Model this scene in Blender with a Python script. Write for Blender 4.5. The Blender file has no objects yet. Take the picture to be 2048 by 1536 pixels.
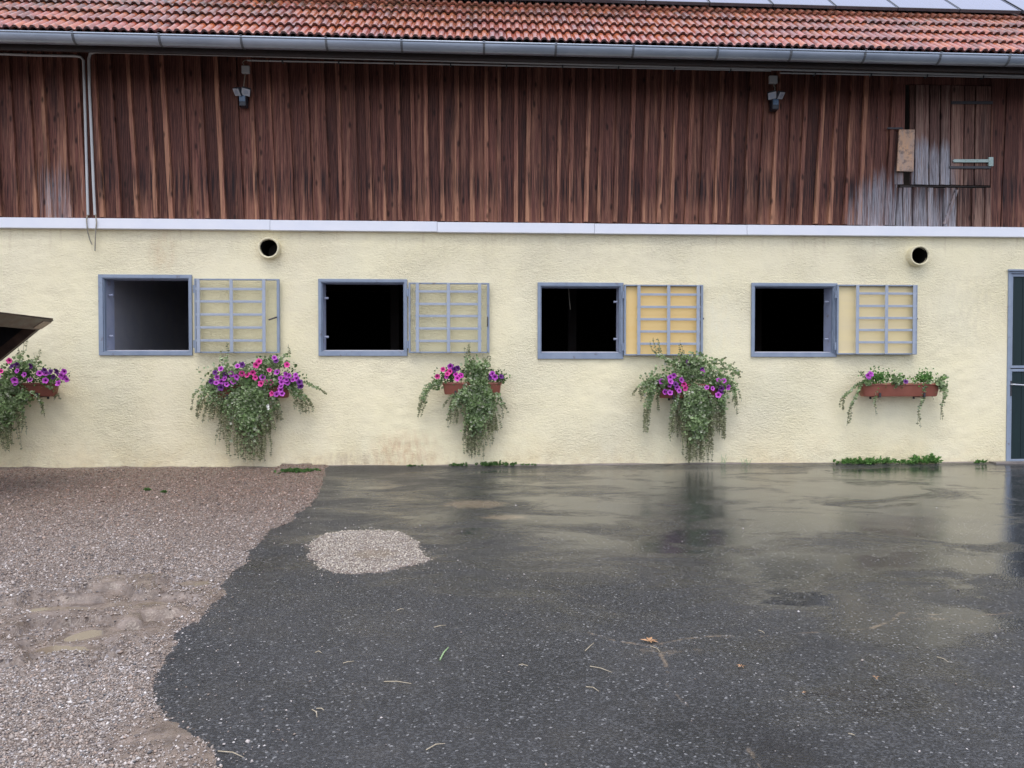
import bpy, math, random
import numpy as np
from mathutils import Matrix, Vector
random.seed(7); rng = np.random.default_rng(11)
SC = bpy.context.scene; COL = SC.collection
# ------------------------------------------------------------------ camera, sky, sun, exposure
F = 1480.0; D = 9.867; H = 1.30
cam_d = bpy.data.cameras.new('camera'); cam = bpy.data.objects.new('camera', cam_d); COL.objects.link(cam)
cam.location = (0, -D, H); YAW = math.atan(67 / F); PITCH = math.atan(28 / F)
cam.rotation_euler = (math.pi / 2 - PITCH, 0, -YAW)
cam_d.lens = F / 2048 * 36; cam_d.sensor_width = 36; cam_d.clip_start = .05; cam_d.clip_end = 800
SC.camera = cam
SUN_EL, SUN_AZ = math.radians(66), math.radians(190)      # azimuth: clockwise from +y
w = bpy.data.worlds.new('World'); SC.world = w; w.use_nodes = True
nt = w.node_tree; nt.nodes.clear()
sky = nt.nodes.new('ShaderNodeTexSky'); sky.sky_type = 'NISHITA'; sky.sun_disc = False
sky.sun_elevation = SUN_EL; sky.sun_rotation = SUN_AZ; sky.air_density = 1.2; sky.dust_density = 3; sky.altitude = 300
hs = nt.nodes.new('ShaderNodeMix'); hs.data_type = 'RGBA'; hs.inputs[0].default_value = .72
hs.inputs[7].default_value = (8.2, 8.6, 10.2, 1)          # even overcast cloud layer
bg = nt.nodes.new('ShaderNodeBackground'); bg.inputs[1].default_value = .12
wo = nt.nodes.new('ShaderNodeOutputWorld')
nt.links.new(sky.outputs[0], hs.inputs[6]); nt.links.new(hs.outputs[2], bg.inputs[0]); nt.links.new(bg.outputs[0], wo.inputs[0])
sd = bpy.data.lights.new('sun', 'SUN'); sd.energy = .9; sd.angle = math.radians(32); sd.color = (1, .95, .87)
so = bpy.data.objects.new('sun', sd); COL.objects.link(so)
sdir = Vector((math.sin(SUN_AZ) * math.cos(SUN_EL), math.cos(SUN_AZ) * math.cos(SUN_EL), math.sin(SUN_EL)))
so.rotation_euler = sdir.to_track_quat('Z', 'Y').to_euler()
vs = SC.view_settings; vs.view_transform = 'Standard'; vs.look = 'None'; vs.gamma = 1; vs.use_curve_mapping = False; vs.exposure = .70
SC.render.engine = 'CYCLES'; SC.cycles.max_bounces = 8; SC.cycles.transparent_max_bounces = 12

# ------------------------------------------------------------------ layout: photograph pixel -> place
RM = cam.rotation_euler.to_matrix(); CL = Vector(cam.location)
def W(px, py, y=0.0):
    d = RM @ Vector((px - 1024, 768 - py, -F)); t = (y - CL.y) / d.y
    p = CL + d * t; return p.x, p.z
def G(px, py, z=0.0):
    d = RM @ Vector((px - 1024, 768 - py, -F)); t = (z - CL.z) / d.z
    p = CL + d * t; return p.x, p.y

# ------------------------------------------------------------------ helpers
WL = {}
class MB:
    def __init__(s): s.v = []; s.f = []; s.m = []; s.c = None
    def face(s, pts, m=0):
        n = len(s.v); s.v += [tuple(p) for p in pts]; s.f.append(tuple(range(n, n + len(pts)))); s.m.append(m)
    def grid(s, rows, m=0, close=False):
        n = len(s.v); k = len(rows[0])
        for r in rows: s.v += [tuple(p) for p in r]
        for i in range(len(rows) - 1):
            for j in range(k if close else k - 1):
                a = n + i * k + j; b = n + i * k + (j + 1) % k
                s.f.append((a, b, b + k, a + k)); s.m.append(m)
    def hexa(s, p, m=0):      # 8 corners: 0-3 front face (ccw), 4-7 behind
        n = len(s.v); s.v += [tuple(q) for q in p]
        for f in ((0, 1, 2, 3), (5, 4, 7, 6), (4, 0, 3, 7), (1, 5, 6, 2), (3, 2, 6, 7), (4, 5, 1, 0)):
            s.f.append(tuple(n + i for i in f)); s.m.append(m)
    def box(s, x0, x1, y0, y1, z0, z1, m=0):
        s.hexa([(x0, y0, z0), (x1, y0, z0), (x1, y0, z1), (x0, y0, z1), (x0, y1, z0), (x1, y1, z0), (x1, y1, z1), (x0, y1, z1)], m)
    def tube(s, pts, r, k=8, m=0, caps=True):
        pts = [Vector(p) for p in pts]; rows = []; prev = None
        for i, p in enumerate(pts):
            t = (pts[min(i + 1, len(pts) - 1)] - pts[max(i - 1, 0)]).normalized()
            u = t.orthogonal().normalized() if prev is None else (prev - t * prev.dot(t)).normalized()
            prev = u; q = t.cross(u); rr = r[i] if isinstance(r, (list, tuple)) else r
            rows.append([p + (u * math.cos(a) + q * math.sin(a)) * rr for a in [2 * math.pi * j / k for j in range(k)]])
        s.grid(rows, m, True)
        if caps: s.face(rows[0][::-1], m); s.face(rows[-1], m)
    def add(s, o): 
        n = len(s.v); s.v += o.v; s.f += [tuple(i + n for i in f) for f in o.f]; s.m += o.m
def obj(name, mb, mats, parent=None, smooth=False, bevel=0, weld=False, colors=None, label=None):
    me = bpy.data.meshes.new(name)
    vs_ = np.array(mb.v, dtype=float); c = (vs_.min(0) + vs_.max(0)) / 2
    me.from_pydata((vs_ - c).tolist(), [], mb.f)
    for m_ in (mats if isinstance(mats, (list, tuple)) else [mats]): me.materials.append(m_)
    if any(mb.m): me.polygons.foreach_set('material_index', mb.m)
    if smooth: me.polygons.foreach_set('use_smooth', [True] * len(me.polygons))
    if colors is not None:
        a = me.color_attributes.new('col', 'FLOAT_COLOR', 'POINT'); a.data.foreach_set('color', np.asarray(colors, dtype=np.float32).ravel())
    me.update()
    o = bpy.data.objects.new(name, me); COL.objects.link(o)
    c = Vector(c)
    if parent: o.parent = parent; o.location = c - WL[parent.name]
    else: o.location = c
    WL[o.name] = c
    if bevel:
        b = o.modifiers.new('bevel', 'BEVEL'); b.width = bevel; b.segments = 2; b.limit_method = 'ANGLE'
    if label: o['label'] = label
    return o
def thing(name, loc, label, cat, group=None):
    o = bpy.data.objects.new(name, None); COL.objects.link(o); o.location = loc; WL[o.name] = Vector(loc)
    o.empty_display_size = .1; return tag(o, label, cat, group)
def tag(o, label, cat, group=None):
    o['label'] = label; o['category'] = cat
    if group: o['group'] = group
    return o
def kind(o, k): o['kind'] = k; return o
def inst(name, src, loc, rot=(0, 0, 0), sc=(1, 1, 1), parent=None):
    o = bpy.data.objects.new(name, src if isinstance(src, bpy.types.Mesh) else src.data); COL.objects.link(o)
    if parent: o.parent = parent; o.location = Vector(loc) - WL[parent.name]
    else: o.location = loc
    o.rotation_euler = rot; o.scale = sc; WL[o.name] = Vector(loc); return o

# value noise on arrays
_L = rng.random((256, 256))
def vn(x, y, s=1.0, o=0):
    x = np.asarray(x) * s + o * 17.3 + 1000; y = np.asarray(y) * s + o * 9.1 + 1000
    xi = np.floor(x).astype(int); yi = np.floor(y).astype(int); fx = x - xi; fy = y - yi
    fx = fx * fx * (3 - 2 * fx); fy = fy * fy * (3 - 2 * fy)
    a = _L[xi % 256, yi % 256]; b = _L[(xi + 1) % 256, yi % 256]; c = _L[xi % 256, (yi + 1) % 256]; d = _L[(xi + 1) % 256, (yi + 1) % 256]
    return (a * (1 - fx) + b * fx) * (1 - fy) + (c * (1 - fx) + d * fx) * fy - .5
def fbm(x, y, s, n=3, o=0): return sum(vn(x, y, s * 2 ** i, o + i * 3) / 2 ** i for i in range(n))
def sstep(a, b, x): t = np.clip((x - a) / (b - a), 0, 1); return t * t * (3 - 2 * t)

# ------------------------------------------------------------------ materials
class NT:
    def __init__(s, name):
        s.mat = bpy.data.materials.new(name); s.mat.use_nodes = True; s.t = s.mat.node_tree
        s.b = s.t.nodes['Principled BSDF']
    def n(s, ty, **kw):
        o = s.t.nodes.new('ShaderNode' + ty)
        for k, v in kw.items(): setattr(o, k, v)
        return o
    def set(s, sock, v):
        if hasattr(v, 'is_linked') or isinstance(v, bpy.types.NodeSocket): s.t.links.new(v, sock)
        elif isinstance(v, (tuple, list)) and len(v) == 3 and sock.type == 'RGBA': sock.default_value = (*v, 1)
        else: sock.default_value = v
    def math(s, op, a, b=0.0, c=None, clamp=False):
        o = s.n('Math', operation=op, use_clamp=clamp); s.set(o.inputs[0], a); s.set(o.inputs[1], b)
        if c is not None: s.set(o.inputs[2], c)
        return o.outputs[0]
    def mix(s, f, a, b, mode='MIX'):
        o = s.n('Mix', data_type='RGBA', blend_type=mode); s.set(o.inputs[0], f); s.set(o.inputs[6], a); s.set(o.inputs[7], b); return o.outputs[2]
    def mr(s, v, a, b, c=0.0, d=1.0):
        o = s.n('MapRange'); s.set(o.inputs[0], v)
        for i, q in enumerate((a, b, c, d)): s.set(o.inputs[i + 1], q)
        return o.outputs[0]
    def pos(s, scale=(1, 1, 1), rnd=0.0, src='pos', off=None):
        v = s.n('NewGeometry').outputs['Position'] if src == 'pos' else s.n('TexCoord').outputs['Object']
        if rnd:
            r = s.math('MULTIPLY', s.n('ObjectInfo').outputs['Random'], rnd)
            a = s.n('VectorMath', operation='ADD'); s.set(a.inputs[0], v); s.set(a.inputs[1], r); v = a.outputs[0]
        m = s.n('VectorMath', operation='MULTIPLY'); s.set(m.inputs[0], v); m.inputs[1].default_value = scale; return m.outputs[0]
    def noise(s, vec, scale=1.0, detail=3.0, rough=.55, dist=0.0):
        o = s.n('TexNoise'); s.set(o.inputs['Vector'], vec); o.inputs['Scale'].default_value = scale; o.inputs['Detail'].default_value = detail
        o.inputs['Roughness'].default_value = rough; o.inputs['Distortion'].default_value = dist; return o.outputs[0]
    def vor(s, vec, scale=1.0, feat='F1', out='Distance', rand=1.0):
        o = s.n('TexVoronoi', feature=feat); s.set(o.inputs['Vector'], vec); o.inputs['Scale'].default_value = scale
        if 'Randomness' in o.inputs: o.inputs['Randomness'].default_value = rand
        return o.outputs[out]
    def rnd(s): return s.n('ObjectInfo').outputs['Random']
    def attr(s, name, out='Fac'): return s.n('Attribute', attribute_name=name).outputs[out]
    def xyz(s, src='pos'):
        o = s.n('SeparateXYZ'); s.set(o.inputs[0], s.n('NewGeometry').outputs['Position'] if src == 'pos' else s.n('TexCoord').outputs['Object']); return o.outputs
    def bump(s, h, strength=.5, dist=.01, prev=None):
        o = s.n('Bump'); s.set(o.inputs['Height'], h); s.set(o.inputs['Strength'], strength); o.inputs['Distance'].default_value = dist
        if prev: s.set(o.inputs['Normal'], prev)
        return o.outputs[0]
    def out(s, col, rough=.6, normal=None, metal=0.0, spec=.5, coat=None):
        s.set(s.b.inputs['Base Color'], col); s.set(s.b.inputs['Roughness'], rough); s.set(s.b.inputs['Metallic'], metal)
        s.set(s.b.inputs['Specular IOR Level'], spec)
        if normal: s.set(s.b.inputs['Normal'], normal)
        if coat: s.b.inputs['Coat Weight'].default_value = coat; s.b.inputs['Coat Roughness'].default_value = .12
        return s.mat

def blob(m, cx, cz, rx, rz, X, Z):      # soft elliptical stain mask on the wall
    dx = m.math('DIVIDE', m.math('SUBTRACT', X, cx), rx); dz = m.math('DIVIDE', m.math('SUBTRACT', Z, cz), rz)
    r = m.math('ADD', m.math('MULTIPLY', dx, dx), m.math('MULTIPLY', dz, dz)); return m.mr(r, 1.0, 0.0)

def m_plaster():
    m = NT('yellow_plaster'); x, y, z = m.xyz()
    p = m.pos()
    big = m.noise(p, .9, 4); med = m.noise(m.pos((1, 1, 1.6)), 7, 5, .6)
    col = m.mix(m.mr(big, .3, .7), (.91, .82, .54), (.88, .80, .57))
    col = m.mix(m.mr(med, .35, .75, 0, .28), col, (.68, .60, .42))
    # washed-out grey-green film in patches
    col = m.mix(m.mr(m.noise(p, .55, 3), .5, .72, 0, .35), col, (.74, .73, .55))
    # warmer new paint along the foot, and splash dirt
    foot = m.math('MULTIPLY', m.mr(z, .55, 0.0), m.mr(m.noise(p, 2.2, 5, .7), .40, .68))
    col = m.mix(m.math('MULTIPLY', foot, .42), col, (.74, .56, .28))
    splash = m.math('MULTIPLY', m.mr(z, .28, 0.02), m.mr(m.noise(p, 9, 6, .75), .45, .62))
    col = m.mix(m.math('MULTIPLY', splash, .22), col, (.30, .20, .13))
    for (px, py, rx, rz, c, k) in ((810, 905, .55, .35, (.55, .30, .15), .55), (325, 500, .22, .35, (.62, .40, .20), .45), (1930, 620, .9, .7, (.62, .55, .40), .35), (1400, 640, .8, .9, (.80, .78, .62), .35), (690, 925, .6, .16, (.34, .22, .16), .5)):
        cx, cz = W(px, py); b = blob(m, cx, cz, rx, rz, x, z)
        nz = m.mr(m.noise(m.pos((3, 1, 1)), 5, 6, .7), .38, .66)
        col = m.mix(m.math('MULTIPLY', m.math('MULTIPLY', b, nz), k), col, c)
    # grime under the rail, thin runs
    zt = W(1024, 470)[1]
    run = m.math('MULTIPLY', m.mr(z, zt - .35, zt), m.mr(m.noise(m.pos((9, 1, .7)), 1.3, 5, .6), .56, .72))
    col = m.mix(m.math('MULTIPLY', run, .28), col, (.42, .27, .14))
    speck = m.mr(m.vor(p, 9.0), .035, .015); speck = m.math('MULTIPLY', speck, m.mr(m.noise(p, 3), .52, .6))
    col = m.mix(m.math('MULTIPLY', speck, .7), col, (.22, .15, .10))
    # trowelled relief, smoother around the openings
    mask = m.mr(m.noise(p, .8, 3), .40, .60, .35, 1.0)
    t1 = m.noise(m.pos((1, 1, 1.9)), 24, 5, .62, .6); t2 = m.noise(m.pos((1, 1, 1.6)), 75, 4, .6)
    h = m.math('ADD', m.math('MULTIPLY', t1, 1.0), m.math('MULTIPLY', t2, .45))
    nrm = m.bump(h, m.math('MULTIPLY', mask, 1.0), .022)
    return m.out(col, .75, nrm, spec=.25)

def m_wood(name, dark, mid, light, lightness, grey=1.0, zg=None):
    m = NT(name); x, y, z = m.xyz()
    v1 = m.pos((48, 30, 1.9), 37); g1 = m.noise(v1, 1, 6, .72); v2 = m.pos((170, 90, 5), 37); g2 = m.noise(v2, 1, 4, .7)
    wv = m.n('TexWave', wave_type='BANDS', bands_direction='X'); m.set(wv.inputs['Vector'], m.pos((1, .5, .13), 37))
    wv.inputs['Scale'].default_value = 12; wv.inputs['Distortion'].default_value = 9; wv.inputs['Detail'].default_value = 3; wv.inputs['Detail Scale'].default_value = 1.6
    g = m.math('ADD', m.math('MULTIPLY', g1, .55), m.math('ADD', m.math('MULTIPLY', g2, .3), m.math('MULTIPLY', wv.outputs[1], .15)))
    col = m.mix(m.mr(g, .34, .64), dark, mid)
    rv = m.rnd()
    tone = m.noise(m.pos((0, 0, .35), 91), 1, 2); tb = m.math('MULTIPLY', m.mr(rv, 0, 1, .72, 1.30), m.mr(tone, .3, .7, .75, 1.3))
    mul = m.n('Mix', data_type='RGBA', blend_type='MULTIPLY'); mul.inputs[0].default_value = 1; m.set(mul.inputs[6], col); m.set(mul.inputs[7], tb); col = mul.outputs[2]
    # worn, light streaks, more of them low down
    st = m.noise(m.pos((22, 8, .85), 37), 1, 5, .68)
    low = m.mr(z, 5.4, 3.1, -.05, .10)
    stf = m.mr(m.math('ADD', m.math('ADD', st, low), m.mr(rv, 0, 1, -.08, .10)), .60 - lightness, .78 - lightness)
    col = m.mix(m.math('MULTIPLY', stf, m.mr(g2, .3, .7, .45, 1.0)), col, light)
    # stained patches
    dk = m.noise(m.pos((7, 5, .8), 51), 1, 4, .6); col = m.mix(m.mr(dk, .55, .75, 0, .8), col, (.020, .013, .014))
    # wet streaks running from the nail row
    zn = W(1024, 352)[1]
    nail = m.math('MULTIPLY', m.mr(m.math('ABSOLUTE', m.math('SUBTRACT', m.math('ADD', z, .14), zn)), .30, .08), m.mr(m.noise(m.pos((34, 20, .7), 77), 1, 3, .6), .49, .60))
    col = m.mix(m.math('MULTIPLY', nail, .85), col, (.018, .012, .014))
    if True:   # knots
        kv = m.vor(m.pos((9, 3, 3.4), 23), 1.0); kn = m.mr(kv, .20, .08); col = m.mix(m.math('MULTIPLY', kn, .8), col, (.022, .012, .010))
    # silver-grey weathering round the hatch
    if grey:
        cx, cz = W(1775, 450); gm = blob(m, cx, cz, .75, .95, x, z); cx2, cz2 = W(1858, 375); gm2 = blob(m, cx2, cz2, .50, 1.0, x, z)
        cx3, cz3 = W(110, 400); gm3 = m.math('MULTIPLY', blob(m, cx3, cz3, .55, .7, x, z), .45)
        gg = m.math('MAXIMUM', m.math('MAXIMUM', gm, gm2), gm3)
        nz = m.math('MULTIPLY', m.math('SUBTRACT', m.noise(m.pos((26, 9, .5), 37), 1, 5, .68), .5), 2.1)
        nz = m.math('ADD', nz, m.math('MULTIPLY', m.math('SUBTRACT', rv, .5), .45))
        if zg: gg = m.mr(z, zg[0], zg[1], 0, 1.0)
        gg = m.math('MULTIPLY', m.mr(m.math('ADD', m.math('MULTIPLY', gg, 1.25), nz), .50, 1.05, 0, .85 * grey), m.mr(gg, .0, .12))
        col = m.mix(m.math('MULTIPLY', gg, m.mr(g, .36, .60, .25, .95)), col, m.mix(m.mr(g2, .35, .65), (.22, .23, .26), (.48, .49, .53)))
    nrm = m.bump(g, .8, .008)
    return m.out(col, m.mr(g2, .3, .7, .5, .75), nrm, spec=.18)

def m_simple(name, c1, c2, scale=12, rough=(.45, .65), bump=.15, bd=.003, metal=0.0, spec=.5, rust=None, rust_lo=.60, coat=None, stretch=(1, 1, 1), rnd=5.0):
    m = NT(name); v = m.pos(stretch, rnd); n1 = m.noise(v, scale, 5, .6)
    col = m.mix(m.mr(n1, .32, .68), c1, c2)
    if rust: col = m.mix(m.mr(m.noise(m.pos((1, 1, 1), 9), scale * 1.7, 6, .7), rust_lo, rust_lo + .12, 0, .85), col, rust)
    n2 = m.noise(v, scale * 8, 4)
    return m.out(col, m.mr(n1, .3, .7, *rough), m.bump(n2, bump, bd), metal, spec, coat)

def m_tile():
    m = NT('clay_tile'); rv = m.rnd(); x, y, z = m.xyz('obj')
    a = m.mix(rv, (.46, .115, .072), (.30, .100, .085)); a = m.mix(m.mr(m.noise(m.pos((1, 1, 1), 40), 3), .42, .6), a, (.50, .145, .055))
    n1 = m.noise(m.pos((1, 1, 1), 11, 'obj'), 16, 6, .7)
    a = m.mix(m.mr(n1, .5, .7, 0, .75), a, (.10, .055, .048))
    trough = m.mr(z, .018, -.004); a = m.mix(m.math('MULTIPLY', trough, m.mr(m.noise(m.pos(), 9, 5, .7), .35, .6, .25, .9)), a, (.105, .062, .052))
    blk = m.mr(m.noise(m.pos(), 3.2, 6, .72), .50, .62, 0, .6); a = m.mix(blk, a, (.085, .050, .044))
    wx, wy, wz = m.xyz(); up = m.mr(wy, -.75, .05)
    lich = m.mr(m.noise(m.pos(), 20, 6, .75), .52, .62); a = m.mix(m.math('MULTIPLY', lich, m.mr(up, 0, 1, .15, .75)), a, (.20, .19, .15))
    moss = m.mr(m.noise(m.pos(), 6, 6, .75), .44, .55); moss = m.math('MULTIPLY', moss, m.mr(wx, 2.0, -3.0, .75, 1.25)); a = m.mix(m.math('MULTIPLY', m.math('MULTIPLY', moss, up), .8), a, (.035, .035, .018))
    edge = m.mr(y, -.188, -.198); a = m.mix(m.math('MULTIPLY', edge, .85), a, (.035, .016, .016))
    nrm = m.bump(m.noise(m.pos(), 70, 4), .25, .004)
    return m.out(a, m.mr(n1, .4, .7, .14, .42), nrm, spec=.8)

def m_asphalt():
    m = NT('wet_asphalt'); p = m.pos(); mud = m.attr('mud'); wet = m.attr('wet'); drk = m.attr('dark')
    n1 = m.noise(p, .9, 6, .68); n2 = m.noise(p, 60, 4, .7)
    col = m.mix(m.mr(n1, .3, .7), (.012, .013, .014), (.038, .038, .040))
    ag = m.vor(p, 120, out='Color'); agv = m.n('SeparateColor'); m.set(agv.inputs[0], ag)
    col = m.mix(m.mr(agv.outputs[0], .5, 1.0, 0, .8), col, (.088, .090, .095))
    pick = m.mr(agv.outputs[1], .975, .985); col = m.mix(m.math('MULTIPLY', pick, .75), col, (.27, .27, .27))
    vb = m.vor(p, 42, out='Color'); vbs = m.n('SeparateColor'); m.set(vbs.inputs[0], vb); dd = m.vor(p, 42)
    peb = m.math('MULTIPLY', m.mr(vbs.outputs[0], .990, .992), m.mr(dd, .30, .22)); col = m.mix(peb, col, (.30, .29, .28))
    col = m.mix(m.math('MULTIPLY', drk, .8), col, (.010, .009, .010))
    dust = m.mr(m.noise(p, 2.4, 6, .7), .52, .75, 0, .30); col = m.mix(dust, col, (.085, .075, .060))
    md = m.mr(m.math('ADD', mud, m.math('MULTIPLY', m.math('SUBTRACT', m.noise(p, 14, 6, .75), .5), 1.3)), .35, .60)
    md = m.math('MULTIPLY', md, m.mr(mud, .02, .15)); md = m.math('MULTIPLY', md, .62)
    col = m.mix(md, col, (.25, .19, .13))
    wm = m.math('ADD', wet, m.math('MULTIPLY', m.math('SUBTRACT', m.noise(m.pos((.55, 1.0, 1)), 1.7, 6, .68, .6), .5), 2.6)); wm = m.mr(wm, .20, .85)
    rough = m.mr(wm, 0, 1, .46, .07)
    h = m.math('ADD', m.math('MULTIPLY', m.vor(p, 105), .8), n2)
    nrm = m.bump(h, m.mr(wm, 0, 1, .8, .07), .0075)
    m.set(m.b.inputs['IOR'], 1.45)
    return m.out(col, rough, nrm, spec=.5)

def m_gravel():
    m = NT('wet_gravel'); p = m.pos(); mud = m.attr('mud'); far = m.attr('far')
    vc = m.vor(p, 75, out='Color'); s_ = m.n('SeparateColor'); m.set(s_.inputs[0], vc)
    col = m.mix(s_.outputs[0], (.17, .132, .108), (.35, .295, .255)); col = m.mix(m.mr(s_.outputs[1], .86, .9), col, (.50, .47, .47)); col = m.mix(m.mr(s_.outputs[2], .85, .9), col, (.075, .070, .078))
    col = m.mix(m.mr(m.noise(p, 1.1, 4), .35, .68, 0, .55), col, (.15, .105, .085))
    col = m.mix(m.math('MULTIPLY', far, .5), col, (.18, .125, .095))
    mm = m.mr(m.math('ADD', mud, m.math('MULTIPLY', m.math('SUBTRACT', m.noise(p, 9, 6, .7), .5), 1.2)), .25, .6, 0, .88)
    col = m.mix(mm, col, m.mix(m.mr(m.noise(p, 12, 5, .65), .36, .64), (.105, .078, .060), (.25, .195, .155)))
    h = m.math('ADD', m.vor(p, 75), m.math('MULTIPLY', m.noise(p, 160, 3), .5))
    nrm = m.bump(h, m.mr(mm, 0, .88, 1.0, .25), .011)
    return m.out(col, m.mr(mm, 0, .88, .42, .28), nrm, spec=.5)

def m_col(name, rough=.5, spec=.5, trans=0.0, vary=.0):
    m = NT(name); c = m.attr('col', 'Color')
    if vary: c = m.mix(vary, c, m.mix(m.noise(m.pos(), 300, 2), (.05, .05, .05), (.6, .55, .5)))
    if trans:
        m.out(c, rough, None, spec=spec)
        tr = m.n('BsdfTranslucent'); m.set(tr.inputs[0], c); mx = m.n('MixShader'); mx.inputs[0].default_value = trans
        m.t.links.new(m.b.outputs[0], mx.inputs[1]); m.t.links.new(tr.outputs[0], mx.inputs[2])
        m.t.links.new(mx.outputs[0], m.t.nodes['Material Output'].inputs[0]); return m.mat
    return m.out(c, rough, None, spec=spec)

M = dict(
    plaster=m_plaster(),
    plank=m_wood('plank_wood', (.044, .018, .015), (.180, .072, .053), (.38, .185, .115), .03),
    batten=m_wood('batten_wood', (.080, .033, .024), (.245, .102, .070), (.50, .25, .145), .060),
    hatchw=m_wood('hatch_wood', (.040, .018, .014), (.190, .095, .072), (.36, .23, .17), .07, 1.0),
    hatchgrey=m_wood('hatch_wood_silvered', (.040, .018, .014), (.200, .105, .085), (.38, .26, .20), .09, 1.1, (W(1850, 255)[1], W(1850, 315)[1])),
    lowgrey=m_wood('low_wood_silvered', (.040, .020, .016), (.160, .080, .060), (.36, .22, .15), .06, 1.0, (W(1850, 300)[1], W(1850, 430)[1])),
    patchw=m_simple('patch_board_wood', (.60, .34, .18), (.40, .30, .25), 7, stretch=(3, 1, .7), rust=(.16, .12, .10), rust_lo=.5),
    tile=m_tile(),
    steel=m_simple('blue_grey_paint', (.21, .26, .345), (.27, .32, .40), 6, (.4, .6), .2, .002, rust=(.13, .085, .065), rust_lo=.60),
    bar=m_simple('galvanised_bar', (.29, .335, .41), (.37, .41, .48), 9, (.32, .55), .2, .002, rust=(.14, .08, .06), rust_lo=.66),
    reveal=m_simple('reveal_paint', (.34, .38, .52), (.42, .45, .55), 4, (.5, .7), .3, .004, rust=(.22, .15, .10), rust_lo=.58),
    trim=m_simple('white_rail', (.76, .78, .84), (.82, .83, .87), 3, (.35, .5), .05, .001),
    zinc=m_simple('zinc', (.30, .35, .42), (.40, .45, .52), 3, (.28, .42), .1, .002, metal=.55, stretch=(.6, 1, 1)),
    strap=m_simple('strap_metal', (.10, .11, .12), (.15, .16, .17), 9, metal=.4),
    conduit=m_simple('grey_plastic_pipe', (.52, .53, .52), (.60, .60, .58), 4, (.4, .55), .03, .001),
    cable=m_simple('old_cable', (.25, .23, .18), (.38, .34, .26), 14),
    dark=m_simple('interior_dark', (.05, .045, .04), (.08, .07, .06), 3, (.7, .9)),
    intwall=m_simple('stall_wall', (.52, .52, .58), (.60, .59, .62), 5, (.5, .8), .5, .01),
    eave=m_simple('eave_wood', (.018, .012, .010), (.032, .02, .016), 9, (.6, .8), stretch=(1, 1, 1)),
    iron=m_simple('black_iron', (.020, .020, .026), (.045, .04, .045), 18, (.4, .6), rust=(.09, .05, .04)),
    hinge=m_simple('verdigris_hinge', (.42, .50, .46), (.30, .42, .38), 25, (.4, .6), rust=(.25, .26, .16), rust_lo=.55),
    yellow=m_simple('yellow_panel', (.80, .55, .21), (.83, .60, .26), 2, (.45, .6), .05, .001, stretch=(.3, 1, 3)),
    beige=m_simple('beige_panel', (.78, .64, .34), (.72, .60, .36), 2.5, (.45, .6), .05, .001, stretch=(.3, 1, 3)),
    door=m_simple('green_door', (.006, .018, .020), (.010, .026, .028), 7, (.5, .65), .15, .002, spec=.3, stretch=(5, 1, .5)),
    handle=m_simple('handle_metal', (.55, .56, .60), (.65, .66, .70), 8, (.25, .35), metal=.6),
    terra=m_simple('terracotta_plastic', (.29, .095, .062), (.36, .125, .085), 6, (.35, .5), .08, .002),
    terra_dark=m_simple('old_terracotta', (.17, .055, .038), (.24, .075, .05), 6, (.4, .6), .1, .002),
    soil=m_simple('soil', (.025, .018, .013), (.05, .035, .025), 30, (.8, .95), 1, .01),
    lamp=m_simple('lamp_black', (.018, .022, .03), (.03, .035, .045), 20, (.3, .4)),
    lampf=m_simple('lamp_face', (.34, .36, .40), (.42, .44, .47), 30, (.3, .45)),
    lampb=m_simple('sensor_cover', (.08, .13, .20), (.10, .16, .24), 20, (.2, .3)),
    rust=m_simple('dark_rusty_steel', (.040, .026, .022), (.085, .05, .036), 9, (.3, .5), .4, .004, metal=.2, rust=(.17, .095, .06), rust_lo=.60),
    rustin=m_simple('dark_inner_steel', (.012, .012, .015), (.024, .022, .025), 7, (.35, .5), .4, .004, metal=.2),  # darker steel colour for the inner face of the bucket
    edge=m_simple('worn_steel_edge', (.28, .20, .15), (.42, .34, .28), 30, (.3, .5), .3, .003, metal=.4),
    rubber=m_simple('rubber', (.018, .018, .018), (.03, .03, .03), 12, (.6, .8)),
    straw=m_simple('straw', (.36, .30, .20), (.50, .43, .31), 40, (.5, .6)),
    bladeg=m_simple('grass_blade', (.20, .34, .14), (.34, .46, .24), 40, (.4, .5)),
    deadleaf=m_simple('dead_leaf', (.38, .20, .09), (.50, .30, .16), 60, (.4, .6)),
    pane_frame=m_simple('panel_frame', (.10, .11, .13), (.14, .15, .17), 8, (.3, .4), metal=.5),
    shade_black=m_simple('inner_shade', (.006, .006, .006), (.012, .011, .010), 9, (.8, .95), spec=.1),  # near-black colour paints the shade inside the vent pipes and the stable
    asphalt=m_asphalt(), gravel=m_gravel(),
    pebble=m_col('pebbles', .5, .35), leaf=m_col('trailing_leaves', .5, .4, .25), stem=m_simple('stems', (.10, .13, .055), (.17, .15, .08), 30),
    concrete=m_simple('concrete', (.16, .14, .13), (.24, .21, .19), 6, (.35, .6), .6, .006),
)
def m_petal(name, c, edge):
    m = NT(name); x, y, z = m.xyz('obj'); r = m.math('SQRT', m.math('ADD', m.math('MULTIPLY', x, x), m.math('MULTIPLY', y, y)))
    col = m.mix(m.mr(r, .012, .036), c, edge); col = m.mix(m.mr(r, .013, .007), col, (.05, .005, .05))
    col = m.mix(m.mr(m.rnd(), 0, 1, 0, .35), col, m.mix(.5, c, (.05, .01, .10)))
    return m.out(col, .5, None, spec=.3)
M['violet'] = m_petal('violet_petal', (.30, .02, .30), (.62, .12, .62)); M['pink'] = m_petal('pink_petal', (.55, .02, .17), (.88, .10, .42)); M['purple'] = m_petal('dark_purple_petal', (.08, .01, .12), (.16, .03, .22))
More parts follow.
